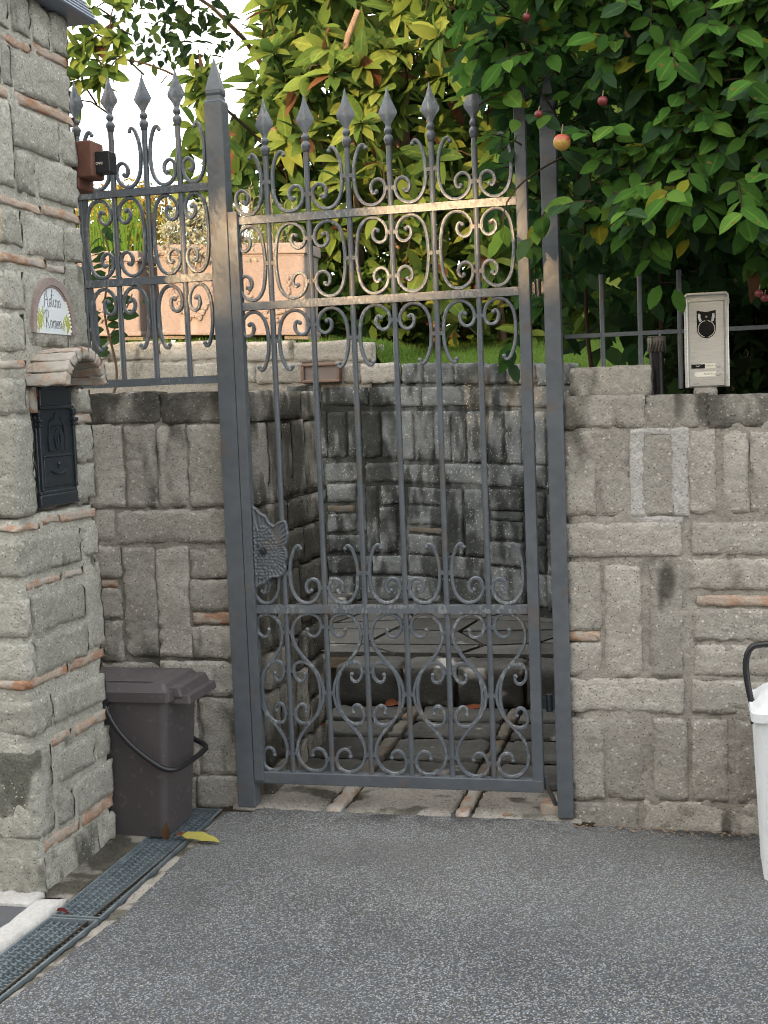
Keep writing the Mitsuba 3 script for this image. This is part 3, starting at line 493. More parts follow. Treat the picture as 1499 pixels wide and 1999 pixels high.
part(pq, 'lettering', g, 'm_ink', label='handwritten upper line of the name')
g = script(W2, 0, 0, .056, .0008); g.apply_transform(FACE_X(-.8955, YP-.056, ZP+.016)); part(pq, 'lettering', g, 'm_ink', label='handwritten lower line of the name')
r3 = np.random.default_rng(5); gr = []
for s in (-1, 1):
    for i in range(17):
        x = s*(.060+.042*r3.random()); z = .004+.085*r3.random()*(1-abs(x)/.14); a = (PI/2+s*(.15+.5*r3.random())*-1); L = .018+.02*r3.random()
        gr.append(ext(LineString([(x, z), (x+L*.5*math.cos(a), z+L*.55*math.sin(a)), (x+L*math.cos(a)+s*.002, z+L*math.sin(a))]).buffer(.0022), .0005))
g = cat(*gr); g.apply_transform(FACE_X(-.8957, YP, ZP)); part(pq, 'painted_grass', g, 'm_wheat', label='yellow green painted ears of wheat')
scene['m_wheat'] = two({'type': 'diffuse', 'reflectance': {'type': 'rgb', 'value': [.38, .40, .10]}})
# junction box with sensor on the pillar's back corner
jb = thing('junction_box', 'rusty brown box fixed behind the pillar above the fence', 'box')
part(jb, 'case', cat(rbox(-1.02, -.852, -.358, -.262, 2.285, 2.408, .008), rbox(-1.03, -.905, -.358, -.24, 2.25, 2.30, .006)), 'm_rust', 30)
sn = part(jb, 'sensor', rbox(-.856, -.800, -.335, -.277, 2.30, 2.372, .004), 'm_blackplastic', 30, label='small black sensor with white lettering')
g = meshkit.text_mesh('ovc', .011, .0008); g.apply_transform(frame((-.850, -.3358, 2.328), (1, 0, 0), (0, 0, 1), (0, -1, 0))); part(sn, 'lettering', g, 'm_cream')
# ---------------------------------------------------------------- wrought iron
def finial_parts(par, x, zt, y=0., s=1.0):
    "spear blade with two beads under it; zt = tip"
    zs = np.array([0, .018, .045, .070, .088, .098, .112, .130, .142])*s
    hw = np.array([.0012, .0050, .0140, .0255, .0335, .0318, .0208, .0105, .0085])*s
    ht = np.array([.0010, .0030, .0060, .0085, .0100, .0100, .0085, .0075, .0075])*s
    v, f = [], []
    for z, a, b in zip(zs, hw, ht): v += [[x-a, y, zt-z], [x-a*.4, y-b*.72, zt-z], [x, y-b, zt-z], [x+a*.4, y-b*.72, zt-z], [x+a, y, zt-z], [x+a*.4, y+b*.72, zt-z], [x, y+b, zt-z], [x-a*.4, y+b*.72, zt-z]]
    n = len(zs)
    for i in range(n-1):
        for j in range(8):
            A, B, C, D = i*8+j, i*8+(j+1) % 8, (i+1)*8+(j+1) % 8, (i+1)*8+j; f += [[A, C, B], [A, D, C]]
    g = tm(v, f); g.fix_normals()
    part(par, 'finial', g, 'm_scrolliron', 28)
    L = [(0, .030), (.007, .030), (.009, .026), (.0135, .020), (.0145, .014), (.0125, .008), (.0085, .003), (.0095, 0), (.0150, -.006), (.0170, -.013), (.0160, -.020), (.0125, -.027), (.0115, -.036), (0, -.036)]
    c = lathe([(a*s, b*s) for a, b in L], (x, y, zt-.165*s), 14)
    part(par, 'collar', c, 'm_iron', True)
J = [(.44, .205), (.385, .216), (.32, .212), (.235, .190), (.165, .155), (.145, .115), (.165, .070), (.25, .034), (.40, .012), (.56, .007), (.72, .015), (.845, .036), (.885, .062), (.83, .086), (.70, .094), (.575, .082), (.545, .060), (.60, .046), (.665, .052)]
OG = [(.52, .062), (.56, .082), (.68, .088), (.81, .076), (.875, .046), (.81, .018), (.62, .004), (.40, .010), (.22, .034), (.135, .072), (.16, .108), (.27, .142), (.45, .176), (.64, .208), (.78, .240), (.85, .270), (.87, .297)]
CC = [(.40, .226), (.385, .248), (.29, .254), (.175, .240), (.13, .214), (.19, .190), (.36, .182), (.55, .194), (.69, .222), (.765, .258), (.785, .297)]
def mirror_half(P, H, ref):
    P = [(x, z*H/ref) for x, z in P]; return P+[(x, H-z) for x, z in P[-2::-1]]
def c_path(H):
    h = H/2; lower = [(.665, .052), (.60, .046), (.545, .060), (.575, .082), (.70, .094), (.83, .086), (.885, .062), (.845, .036), (.72, .015), (.56, .007), (.40, .012), (.25, .036), (.175, .075), (.140, h)]
    return lower+[(x, H-z) for x, z in lower[-2::-1]]
def scroll(par, P, x0, x1, z0, flip=False, mir=False, th=.0116, w=.016):
    P = np.array(P, float)
    if mir: P[:, 0] = 1-P[:, 0]
    if flip: P[:, 1] = -P[:, 1]
    P = np.stack([x0+P[:, 0]*(x1-x0), z0+P[:, 1]], 1)
    P[:, 1] += .0035*(rng.random()-.5)
    Q = spline(P, 6*len(P)); n = len(Q)
    e = np.minimum(np.arange(n), np.arange(n)[::-1])/n
    g = sweep(Q, np.interp(e, [0, .08], [.012, w]), np.interp(e, [0, .06], [th*.75, th]))
    ends = [ball((Q[i, 0], 0, Q[i, 1]), .0082, 1) for i in (0, -1)]
    g = cat(g, *ends)
    return part(par, 'scroll', g, 'm_scrolliron', 50)
def weld(ms, x, z): ms.append(ball((x, 0, z), .009, 1))
scene['m_scrolliron'] = two(bumped(prin(lambda p, n, uv: iron_col(p, n, mi.Point2f(.45, 0))*1.2, .36, specular=.5), iron_bump))
def rail(par, x0, x1, z0, z1, y0=-.014, y1=.014):
    m = m3.Manifold.cube([x1-x0, y1-y0, z1-z0]).translate([x0, y0, z0]).refine_to_length(.05).to_mesh()
    v = m.vert_properties[:, :3].astype(float); v += vnoise(v, 14, 3)*.0022
    g = tm(v, m.tri_verts); return part(par, 'rail', g, 'm_scrolliron', 40) 
# posts
def post(name, label, x0, x1, y0, y1, z0, zs, tip=True):
    t = thing(name, label, 'gate post', 'square iron gate posts')
    part(t, 'tube', rbox(x0, x1, y0, y1, z0, zs-.03, .0035), 'm_iron', 30)
    xm, ym, h, d = (x0+x1)/2, (y0+y1)/2, (x1-x0)/2, (y1-y0)/2
    prof = [(-.03, 1.0), (-.022, .78), (-.008, .74), (0, .84), (.012, .84), (.125, .04)]
    v, f = [], []
    for z, k in prof: v += [[xm+sx*h*k, ym+sy*d*k, zs+z] for sx, sy in ((-1, -1), (1, -1), (1, 1), (-1, 1))]
    for i in range(len(prof)-1):
        for j in range(4):
            A, B, C, D = i*4+j, i*4+(j+1) % 4, (i+1)*4+(j+1) % 4, (i+1)*4+j; f += [[A, B, C], [A, C, D]]
    e = (len(prof)-1)*4; f += [[e, e+1, e+2], [e, e+2, e+3]]
    part(t, 'cap', tm(v, f), 'm_iron', label='pyramid shaped cap')
    return t
pl = post('gate_post', 'square iron gate post with pyramid cap left of the gate', -.570, -.503, -.028, .042, .015, 2.605)
part(pl, 'stop_plate', rbox(-.501, -.466, -.030, -.012, .118, 2.186, .002), 'm_iron', 30)
pr_ = post('gate_post', 'square iron gate post right of the gate, its top buried in leaves', .613, .668, -.03, .03, .02, 2.46)
for z in (1.86, .42): part(pr_, 'hinge', cat(cyl((.590, .016, z-.03), (.590, .016, z+.03), .012), box(.565, .613, .012, .022, z-.02, z+.02)), 'm_darkmetal', 40)
# gate leaf
gt = thing('iron_gate', 'wrought iron garden gate with spear tips and scrolls between the two posts', 'gate')
part(gt, 'stile', rbox(.527, .5655, -.02, .02, .108, 2.60, .003), 'm_iron', 30, label='right stile, half hidden by leaves at its top')
part(gt, 'stile', rbox(-.498, -.468, -.010, .02, .125, 2.18, .003), 'm_iron', 30)
XL, XR = -.472, .530
ZR = [(2.141, 2.168), (1.838, 1.866), (.741, .770)]
for a, b in ZR: rail(gt, XL, XR, a, b)
part(gt, 'rail', rbox(-.515, .566, -.021, .021, .106, .150, .003), 'm_iron', 30)
BX = [-.358, -.208, -.060, .090, .239, .388]
for x in BX:
    m = cyl((x, 0, .148), (x, 0, 2.39), .0102, 12)
    b = part(gt, 'bar', m, 'm_iron', 40)
    finial_parts(b, x, 2.578+.006*(rng.random()-.5))
edge = [XL]+BX+[XR]
for i in range(7):
    x0, x1, mir = edge[i], edge[i+1], i % 2 == 0
    if i == 0: x0 = x1-.137
    if i == 6: x1 = x0+.146
    if i == 0: x0 = max(x0, XL-.02)
    scroll(gt, J, x0, x1, 2.168, mir=mir)
    scroll(gt, c_path(2.141-1.866), x0, x1, 1.866, mir=mir)
    scroll(gt, J, x0, x1, 1.838, flip=True, mir=mir)
    scroll(gt, J, x0, x1, .770, mir=mir)
    scroll(gt, mirror_half(OG, .591, .594), x0, x1, .150, mir=mir)
    scroll(gt, mirror_half(CC, .591, .594), x0, x1, .150, mir=mir)
ws = []
for i, x in enumerate(BX):
    zs = [2.168+.115, 2.0, 1.838-.115, .770+.115, .15+.07, .15+.52] if i % 2 == 0 else [2.168+.062, 1.866+.062, 2.141-.062, 1.838-.062, .77+.062, .15+.05, .15+.54, .15+.2955]
    for z in zs: ws += [trimesh.creation.box(bounds=[[x-.023, -.008, z-.007], [x+.023, .008, z+.007]])]
    if i % 2 == 0: ws += [trimesh.creation.box(bounds=[[x-.02, -.006, .15+z-.005], [x+.02, .006, .15+z+.005]]) for z in (.216, .375)]
part(gt, 'weld_joint', cat(*ws), 'm_iron', stuff=True)
# hammered lock plate
pts = [(-.465, 1.135), (-.45, 1.128), (-.432, 1.108), (-.412, 1.098), (-.402, 1.075), (-.385, 1.062), (-.372, 1.074), (-.350, 1.082), (-.336, 1.078), (-.334, 1.055), (-.330, 1.03), (-.338, .998), (-.350, .985), (-.340, .972), (-.340, .945), (-.350, .925), (-.345, .91), (-.352, .888), (-.372, .872), (-.40, .872), (-.415, .862), (-.428, .850), (-.445, .845), (-.467, .832)]
pg = Polygon(pts).buffer(.004).buffer(-.002)
gx_, gz_ = np.meshgrid(np.linspace(-.469, -.326, 60), np.linspace(.828, 1.14, 128))
from shapely import contains_xy
ins = contains_xy(pg, gx_, gz_)
r4 = np.random.default_rng(4); D_ = np.zeros_like(gx_)
cn = [(-.462+.0125*i+(.006 if j % 2 else 0)+r4.normal(0, .0015), .85+.0115*j+r4.normal(0, .0015)) for i in range(7) for j in range(21)]
for (a, b) in cn:
    if (a+.43)**2/.055**2+(b-.965)**2/.1**2 < 1: D_ += .0044*np.exp(-((gx_-a)**2+(gz_-b)**2)/(2*.0033**2))
dist = np.array([[pg.exterior.distance(__import__('shapely').Point(a, b)) for a, b in zip(ra, rb)] for ra, rb in zip(gx_, gz_)])
D_ += .005*np.exp(-((dist-.007)/.0035)**2)+.0024*np.sin(np.arctan2(gz_-.97, gx_+.43)*46)*np.exp(-((dist-.018)/.009)**2)
idx = np.arange(gx_.size).reshape(gx_.shape); q = ins[:-1, :-1] & ins[1:, :-1] & ins[:-1, 1:] & ins[1:, 1:]
a, b2, c, d = idx[:-1, :-1][q], idx[:-1, 1:][q], idx[1:, 1:][q], idx[1:, :-1][q]
front = tm(np.stack([gx_.ravel(), -.018-D_.ravel(), gz_.ravel()], 1), np.vstack([np.stack([a, b2, c], 1), np.stack([a, c, d], 1)]))
back = ext(pg.buffer(-.0012), .007, FACE_Y(0, -.0095, 0))
lk = part(gt, 'lock_plate', front, 'm_iron', True, label='hammered ornamental lock plate'); 
part(lk, 'backing', back, 'm_iron')
part(lk, 'lock_cylinder', cat(lathe([(0, 0), (.0085, 0), (.0085, .010), (.006, .011), (.006, .008), (0, .008)], n=18).apply_transform(frame((-.428, -.018, .970), (1, 0, 0), (0, 0, 1), (0, -1, 0))), lathe([(.0105, 0), (.0145, 0), (.0145, .0065), (.0105, .0065), (.0105, 0)], n=20).apply_transform(frame((-.428, -.018, .970), (1, 0, 0), (0, 0, 1), (0, -1, 0)))), 'm_darkmetal', 40)
P = spline([(-.445, .862), (-.425, .858), (-.415, .835), (-.428, .815), (-.438, .83), (-.428, .84)], 20)
part(lk, 'curl', sweep(P, .01, .006), 'm_iron', 40)
part(gt, 'drop_bolt', tube([(.570, .012, .155), (.575, .012, .115), (.590, .02, .085), (.600, .03, .05)], .008, 8), 'm_iron', 40)
k = rough(.545, .630, .02, .12, 0, .05, .02, .006, .006, .003, 55)
single('brick', 'small loose brick at the foot of the right gate post', 'brick', k, 'm_brick', True, uv=uvc(k, .1, .3))
# fence on the left wall
fn = thing('iron_fence', 'short wrought iron fence panel between the pillar and the left gate post', 'fence')
for a, b in [(2.272, 2.298), (1.952, 1.979), (1.585, 1.612)]: rail(fn, -1.30, -.570, a, b)
FX = [-1.079, -.944, -.813, -.684]
for x in FX:
    b = part(fn, 'bar', cyl((x, 0, 1.598), (x, 0, 2.53), .0102, 12), 'm_iron', 40)
    finial_parts(b, x, 2.708+.01*(rng.random()-.5))
zz = np.linspace(1.60, 2.285, 60); sw = sweep(np.stack([-1.062+.012*np.sin((zz-1.60)*9.2), zz], 1), .012, .028); part(fn, 'twisted_bar', sw, 'm_iron', 40)
fe = FX+[-.569]
for i in range(4):
    x0, x1, mir = fe[i], fe[i+1], i % 2 == 1
    scroll(fn, J, x0, x1, 2.298, mir=mir, th=.0118); scroll(fn, c_path(2.272-1.979), x0, x1, 1.979, mir=mir, th=.0118)
    scroll(fn, [(x, z*1.07) for x, z in J], x0, x1, 1.952, flip=True, mir=mir, th=.0118)
# low railing on the right wall
fr = thing('iron_railing', 'thin low railing on the right wall, running into the dark shrub', 'railing')
part(fr, 'rail', box(.668, 3.2, .092, .104, 1.687, 1.701), 'm_iron', label='thin horizontal rail')
for x in (.798, .926, 1.058):
    part(fr, 'picket', cyl((x, .098, 1.575 if x < 1 else 1.50), (x, .098, 1.90), .0085, 10), 'm_iron', 40)
# ---------------------------------------------------------------- bins
bn = thing('kitchen_waste_bin', 'brown lidded waste bin with a black handle beside the pillar', 'bin')
def taper(x0, x1, y0, y1, z0, X0, X1, Y0, Y1, Z1, r=.03, n=5):
    def ring(a, b, c, d):
        o = []
        for cx, cy, s in ((b-r, c+r, -PI/2), (b-r, d-r, 0), (a+r, d-r, PI/2), (a+r, c+r, PI)):
            o += [(cx+r*math.cos(s+t), cy+r*math.sin(s+t)) for t in np.linspace(0, PI/2, n)]
        return o
    R0, R1 = ring(x0, x1, y0, y1), ring(X0, X1, Y0, Y1); m = len(R0)
    v = [(x, y, z0) for x, y in R0]+[(x, y, Z1) for x, y in R1]+[((x0+x1)/2, (y0+y1)/2, z0), ((X0+X1)/2, (Y0+Y1)/2, Z1)]
    f = []
    for j in range(m):
        k = (j+1) % m; f += [[j, k, m+k], [j, m+k, m+j], [2*m, k, j], [2*m+1, m+j, m+k]]
    return tm(v, f)
part(bn, 'body', taper(-1.06, -.722, -.345, -.085, .004, -1.09, -.690, -.358, -.062, .505), 'm_brownbin', 35)
ld = [taper(-1.10, -.672, -.374, -.046, .490, -1.10, -.672, -.374, -.046, .524, .022), taper(-1.09, -.682, -.364, -.056, .5235, -1.07, -.70, -.344, -.076, .548, .016),
      taper(-.70, -.612, -.330, -.070, .478, -.70, -.616, -.326, -.074, .504, .010), taper(-.70, -.640, -.335, -.065, .503, -.71, -.652, -.33, -.07, .532, .008),
      taper(-1.04, -.735, -.312, -.108, .547, -1.03, -.745, -.302, -.118, .553, .016)]
lidk = part(bn, 'lid', cat(*ld), 'm_brownbin', 35)
rs = []
for L in ([(-1.02, -.175), (-.96, -.175), (-.93, -.14), (-.90, -.14), (-.89, -.15), (-.78, -.15)], [(-.80, -.128), (-.775, -.128)], [(-1.02, -.325), (-.75, -.325)]):
    for (a, b) in zip(L[:-1], L[1:]): rs.append(cyl((a[0], a[1], .5525), (b[0], b[1], .5525), .0025, 6))
part(lidk, 'ribs', cat(*rs), 'm_brownbin')
hp = [(-.915, -.378, .495), (-.905, -.384, .47), (-.73, -.382, .275), (-.70, -.376, .258), (-.672, -.35, .25), (-.664, -.32, .249), (-.662, -.21, .247), (-.664, -.09, .249), (-.672, -.06, .25), (-.70, -.036, .258), (-.74, -.03, .275), (-.905, -.034, .47), (-.915, -.04, .495)]
part(bn, 'handle', tube(CubicSpline(np.r_[0, np.cumsum(np.linalg.norm(np.diff(np.array(hp), axis=0), axis=1))], hp)(np.linspace(0, np.linalg.norm(np.diff(np.array(hp), axis=0), axis=1).sum(), 80)), .0095, 8), 'm_blackplastic', True)
for y in (-.376, -.044): part(bn, 'handle_pivot', cyl((-.915, y-.014, .49), (-.915, y+.014, .49), .018, 16), 'm_blackplastic', 40)
wb = thing('waste_bin', 'white lidded waste bin with raised black handle, cut off at the right edge', 'bin')
part(wb, 'body', taper(1.285, 1.58, -.44, -.17, -.018, 1.262, 1.61, -.465, -.148, .50), 'm_white', 35)
wl = part(wb, 'lid', cat(taper(1.252, 1.62, -.475, -.138, .488, 1.252, 1.62, -.475, -.138, .515, .03), taper(1.262, 1.61, -.465, -.148, .514, 1.30, 1.57, -.43, -.18, .548, .03)), 'm_white', 35)
part(wl, 'ribs', cat(*[cyl((1.33, -.40+.06*i, .548), (1.52, -.40+.06*i, .548), .004, 6) for i in range(4)]), 'm_white')
hp = [(1.272, -.305, .455), (1.262, -.305, .50), (1.245, -.302, .60), (1.247, -.30, .655), (1.262, -.30, .685), (1.30, -.30, .695), (1.43, -.30, .70), (1.57, -.30, .695), (1.61, -.30, .685), (1.625, -.30, .655), (1.627, -.302, .60), (1.615, -.305, .50), (1.605, -.305, .455)]
hp = np.array(hp); ss = np.r_[0, np.cumsum(np.linalg.norm(np.diff(hp, axis=0), axis=1))]
part(wb, 'handle', tube(CubicSpline(ss, hp)(np.linspace(0, ss[-1], 70)), .010, 8), 'm_blackplastic', True)
for x in (1.268, 1.608): part(wb, 'handle_pivot', cyl((x-.012, -.305, .462), (x+.012, -.305, .462), .02, 16), 'm_blackplastic', 40)
# ---------------------------------------------------------------- door intercom
ic = thing('door_intercom', 'steel video door intercom with two call buttons standing on the right wall', 'intercom')
def squiggle(L, h, seed):
    r = np.random.default_rng(seed); n = int(L/h*2.2)
    return ext(LineString([(L*i/n, h*(r.random()-.5)) for i in range(n+1)]).buffer(h*.11), .0004)
ix0, ix1, iz0, iz1, iy = 1.080, 1.210, 1.500, 1.812, .085
part(ic, 'housing', cat(rbox(ix0-.006, ix1+.006, iy+.004, iy+.05, iz0, iz1, .004), rbox(ix0-.008, ix0+.004, iy-.022, iy+.05, iz0, iz1-.01, .003), rbox(ix1-.004, ix1+.008, iy-.022, iy+.05, iz0, iz1-.01, .003)), 'm_steel', 30)
q = Polygon([(ix0-.010, iz1-.035), (ix0-.008, iz1-.006), (ix0, iz1+.004), (ix1, iz1+.004), (ix1+.008, iz1-.006), (ix1+.010, iz1-.035), (ix1+.006, iz1-.035), (ix1+.004, iz1-.010), (ix1-.003, iz1-.002), (ix0+.003, iz1-.002), (ix0-.004, iz1-.010), (ix0-.006, iz1-.035)])
part(ic, 'rain_hood', ext(q, .085, FACE_Y(0, iy+.045, 0)), 'm_steel', label='curved steel rain hood')
part(ic, 'face_plate', rbox(ix0+.007, ix1-.007, iy-.004, iy+.006, iz0+.004, iz1-.022, .003), 'm_steel', 30)
cx, cz = (ix0+ix1)/2, 1.697
arc = [(cx+.031*math.cos(t), cz+.031*math.sin(t)) for t in np.linspace(-PI, 0, 25)]
camp = part(ic, 'camera_panel', ext(Polygon(arc+[(cx+.031, cz+.062), (cx, cz+.056), (cx-.031, cz+.062)]), .003, FACE_Y(0, iy-.004, 0)), 'm_lens', label='black shield shaped camera panel')
part(camp, 'lens', lathe([(0, .002), (.022, .0005), (.0245, 0), (.0245, -.002), (0, -.002)], n=28).apply_transform(frame((cx, iy-.0085, cz), (1, 0, 0), (0, 0, 1), (0, -1, 0))), 'm_lens', True)
for t0, t1 in ((.55*PI, 1.42*PI), (-.42*PI, .45*PI)):
    t = np.linspace(t0, t1, 20)
    part(camp, 'lens_ring', ext(LineString([(cx+.0272*math.cos(a), cz+.0272*math.sin(a)) for a in t]).buffer(.0010), .0015, FACE_Y(0, iy-.007, 0)), 'm_rim')
for s in (-1, 1):
    part(camp, 'lamp_window', ext(LineString([(cx+s*.0232, cz+.047), (cx+s*.0225, cz+.036), (cx+s*.0195, cz+.028)]).buffer(.0042), .0012, FACE_Y(0, iy-.007, 0)), 'm_white')
part(camp, 'eye', cat(ball((cx, iy-.0072, cz+.040), .004, 1)), 'm_rim', True)
for z, x0 in ((1.573, 1.128), (1.545, 1.112)):
    nm = part(ic, 'name_strip', ext(LineString([(x0, z), (1.178, z)]).buffer(.0085), .0015, FACE_Y(0, iy-.004, 0)), 'm_cream')
    bt = part(ic, 'call_button', lathe([(0, .004), (.0055, .004), (.0065, .003), (.007, .0005), (.0085, .0005), (.0085, -.002), (0, -.002)], n=20).apply_transform(frame((1.180, iy-.006, z), (1, 0, 0), (0, 0, 1), (0, -1, 0))), 'm_steel', 40)
    g = squiggle(.030, .0042, 3 if z > 1.56 else 4); g.apply_transform(frame((1.135, iy-.0056, z), (1, 0, 0), (0, 0, 1), (0, -1, 0))); part(nm, 'lettering', g, 'm_ink')
st = part(ic, 'sticker', box(1.0935, 1.138, iy-.0062, iy-.003, 1.565, 1.579), 'm_lens', label='small black sticker with white lettering')
g = squiggle(.013, .006, 9); g.apply_transform(frame((1.109, iy-.0063, 1.572), (1, 0, 0), (0, 0, 1), (0, -1, 0))); part(st, 'lettering', g, 'm_cream')
g = squiggle(.018, .004, 12); g.apply_transform(frame((1.100, iy-.0042, 1.514), (1, 0, 0), (0, 0, 1), (0, -1, 0))); part(ic, 'lettering', g, 'm_ink')
k = rough(1.10, 1.178, .075, .14, 1.46, 1.502, .02, .006, .006, .003, 66); part(ic, 'base', k, 'm_stone', True, uv=uvc(k, 3.6, 0))
# garden light on the soil behind the wall, brick wall light
gl = thing('garden_lamp', 'small dark bollard lamp with a grey cap in the shade behind the railing', 'garden lamp')
part(gl, 'body', cyl((.972, .34, 1.43), (.972, .34, 1.645), .026, 18), 'm_blackplastic', 40)
part(gl, 'cap', lathe([(0, .055), (.030, .055), (.033, .05), (.033, 0), (0, 0)], (.972, .34, 1.635), 18), 'm_concrete', 40)
part(gl, 'hook', tube([(.985, .33, 1.69), (.99, .325, 1.70), (.985, .32, 1.708)], .004, 6), 'm_rim')
wlp = thing('wall_lamp', 'rectangular brown wall lamp let into the inner garden wall under the planters', 'wall lamp')
part(wlp, 'frame', cat(*[rbox(*q, .004) for q in ((-1.292, -1.042, 3.352, 3.42, 1.622, 1.642), (-1.292, -1.042, 3.352, 3.42, 1.725, 1.745), (-1.292, -1.272, 3.352, 3.42, 1.64, 1.727), (-1.062, -1.042, 3.352, 3.42, 1.64, 1.727))]), 'm_copper', 30)
part(wlp, 'pane', box(-1.273, -1.061, 3.368, 3.40, 1.641, 1.726), 'm_lampglass')
# ---------------------------------------------------------------- terracotta planters
def planter(label, x0, x1, y0, y1, z, h, seed, sk=-.05):
    t = thing('planter', label, 'planter', 'terracotta planters with garland relief')
    xm = (x0+x1)/2; L = .02
    def B(a, b, c, d, e, f, r=.008): return rbox(a, b, c, d, e, f, r)
    ms = [taper(x0+.03, x1-.03, y0+.03, y1-.03, z+.03, x0+.015, x1-.015, y0+.015, y1-.015, z+h-.07, .02), B(x0+.018, x1-.018, y0+.018, y1-.018, z+.012, z+.045)]
    ms += [B(x0+.012, x1-.012, y0+.012, y1-.012, z+h-.085, z+h-.07, .006)]
    rim = [B(x0, x1, y0, y0+.035, z+h-.07, z+h), B(x0, x1, y1-.035, y1, z+h-.07, z+h), B(x0, x0+.035, y0, y1, z+h-.07, z+h), B(x1-.035, x1, y0, y1, z+h-.07, z+h)]
    def shear(m): m.vertices[:, 2] += sk*(m.vertices[:, 0]-xm); return m
    part(t, 'body', shear(cat(*ms)), 'm_terracotta', 35); part(t, 'rim', shear(cat(*rim)), 'm_terracotta', 35)
    part(t, 'soil', shear(box(x0+.03, x1-.03, y0+.03, y1-.03, z+h-.06, z+h-.03)), 'm_soil')
    for fx in (x0+.10, x1-.10): part(t, 'foot', shear(box(fx-.08, fx+.08, y0+.05, y1-.05, z-.012, z+.014)), 'm_terracotta')
    rr = np.random.default_rng(seed)
    for k in (-1, 1):
        gs = []; cx = xm+k*(x1-x0)*.25
        for s in np.linspace(-1, 1, 17):
            for q in range(3):
                px = cx+s*.125+rr.normal(0, .008); pz = z+.265-.125*(1-s*s)+rr.normal(0, .010+.012*(1-abs(s)))
                b = trimesh.creation.icosphere(1, 1.0); b.apply_scale([.010+.012*rr.random(), .010, .010+.010*rr.random()]); b.apply_translation([px, y0+.018, pz]); gs.append(b)
        for s in (-1, 1):
            for q in range(6):
                b = trimesh.creation.icosphere(1, 1.0); b.apply_scale([.012, .012, .018]); b.apply_translation([cx+s*.135+rr.normal(0, .008), y0+.018, z+.29+.018*q]); gs.append(b)
        part(t, 'garland', shear(cat(*gs)), 'm_terracotta', True)
    return t
planter('terracotta planter with garland relief and a silvery shrub, above the wall lamp', -2.335, -1.285, 3.54, 3.90, 1.945, .60, 1)
planter('terracotta planter with bladed plants, leftmost behind the fence', -3.50, -2.430, 3.54, 3.98, 1.995, .57, 2)
# ---------------------------------------------------------------- leaves
def leaf_base(L=1.0, W=.4, seg=5, fold=.18, droop=.25, k=.9, wave=0.):
    "a leaf along +X, face +Z, base at the origin, midrib folded, tip drooping"
    t = np.linspace(0, 1, seg+1); w = W/2*np.sin(PI*np.clip(t, 0, 1)**k)**.72; w[-1] = 0; w[0] = .02*W
    z = -droop*t**2*L; x = L*t
    v = []
    for i in range(seg+1):
        up = fold*w[i]+wave*W*math.sin(i*2.1)
        v += [[x[i], w[i], z[i]+up], [x[i], 0, z[i]], [x[i], -w[i], z[i]+up]]
    f = []
    for i in range(seg):
        for j in (0, 1):
            a = i*3+j; f += [[a, a+3, a+4], [a, a+4, a+1]]
    return np.array(v), np.array(f)
def luv(b):
    n = len(b[0])//3; t = np.linspace(0, 1, n); return np.stack([np.repeat(t, 3), np.tile([1., 0, -1.], n)], 1)
def orient(o, d, up, s):
    d = d/np.linalg.norm(d); y = np.cross(up, d); ny = np.linalg.norm(y)
    y = y/ny if ny > 1e-6 else np.array([0, 1., 0]); z = np.cross(d, y)
    M = np.eye(4); M[:3, 0], M[:3, 1], M[:3, 2], M[:3, 3] = d*s, y*s, z*s, o; return M
def batch(base, Ms, cols):
    bv, bf = base; n = len(Ms); Ms = np.asarray(Ms)
    v = np.einsum('nij,kj->nki', Ms[:, :3, :3], bv)+Ms[:, None, :3, 3]
    f = bf[None]+(np.arange(n)*len(bv))[:, None, None]
    return tm(v.reshape(-1, 3), f.reshape(-1, 3)), np.repeat(np.asarray(cols), len(bv), 0)
def seen(p, pad=1.02):
    q = (p-CAM)@np.stack([_r2, _u2, _f], 1); tx = 749.5/FPX*pad; return (q[:, 2] > .2) & (np.abs(q[:, 0]) < q[:, 2]*tx) & (np.abs(q[:, 1]) < q[:, 2]*tx*1.335), q[:, 2]
def foliage(par, bases, Ms, kinds, mats, colors, top=300, prefer=None, stuffname='foliage', stuffmat='m_leafvc', low=None, group=None):
    "the nearest leaves in view as parts of their own, the others as one mass"
    Ms = np.asarray(Ms); P = Ms[:, :3, 3]; ok, dep = seen(P)
    sc = np.linalg.norm(Ms[:, :3, 0], axis=1)
    rank = np.where(ok, dep/sc**.5, 1e9) if prefer is None else np.where(ok, prefer, 1e9)
    order = np.argsort(rank, kind='stable'); big = order[:top]; rest = order[top:]
    plys = {}
    for i in big:
        b = i % len(bases); k = kinds[i]
        if (b, k) not in plys: plys[b, k] = mikit.ply(tm(*bases[b]), mats[k], True, uv=luv(bases[b]))
        key = nkp(par+'__leaf'); scene[key] = {**plys[b, k], 'to_world': T(Ms[i])}
    g, c = batch(low or bases[0], Ms[rest], np.asarray(colors)[np.asarray(kinds)[rest]]*(.75+.5*np.random.default_rng(1).random((len(rest), 1))))
    part(par, stuffname, g, stuffmat, True, color=c, stuff=True)
R = np.random.default_rng(21)
def unit(v): return v/np.linalg.norm(v, axis=-1, keepdims=True)
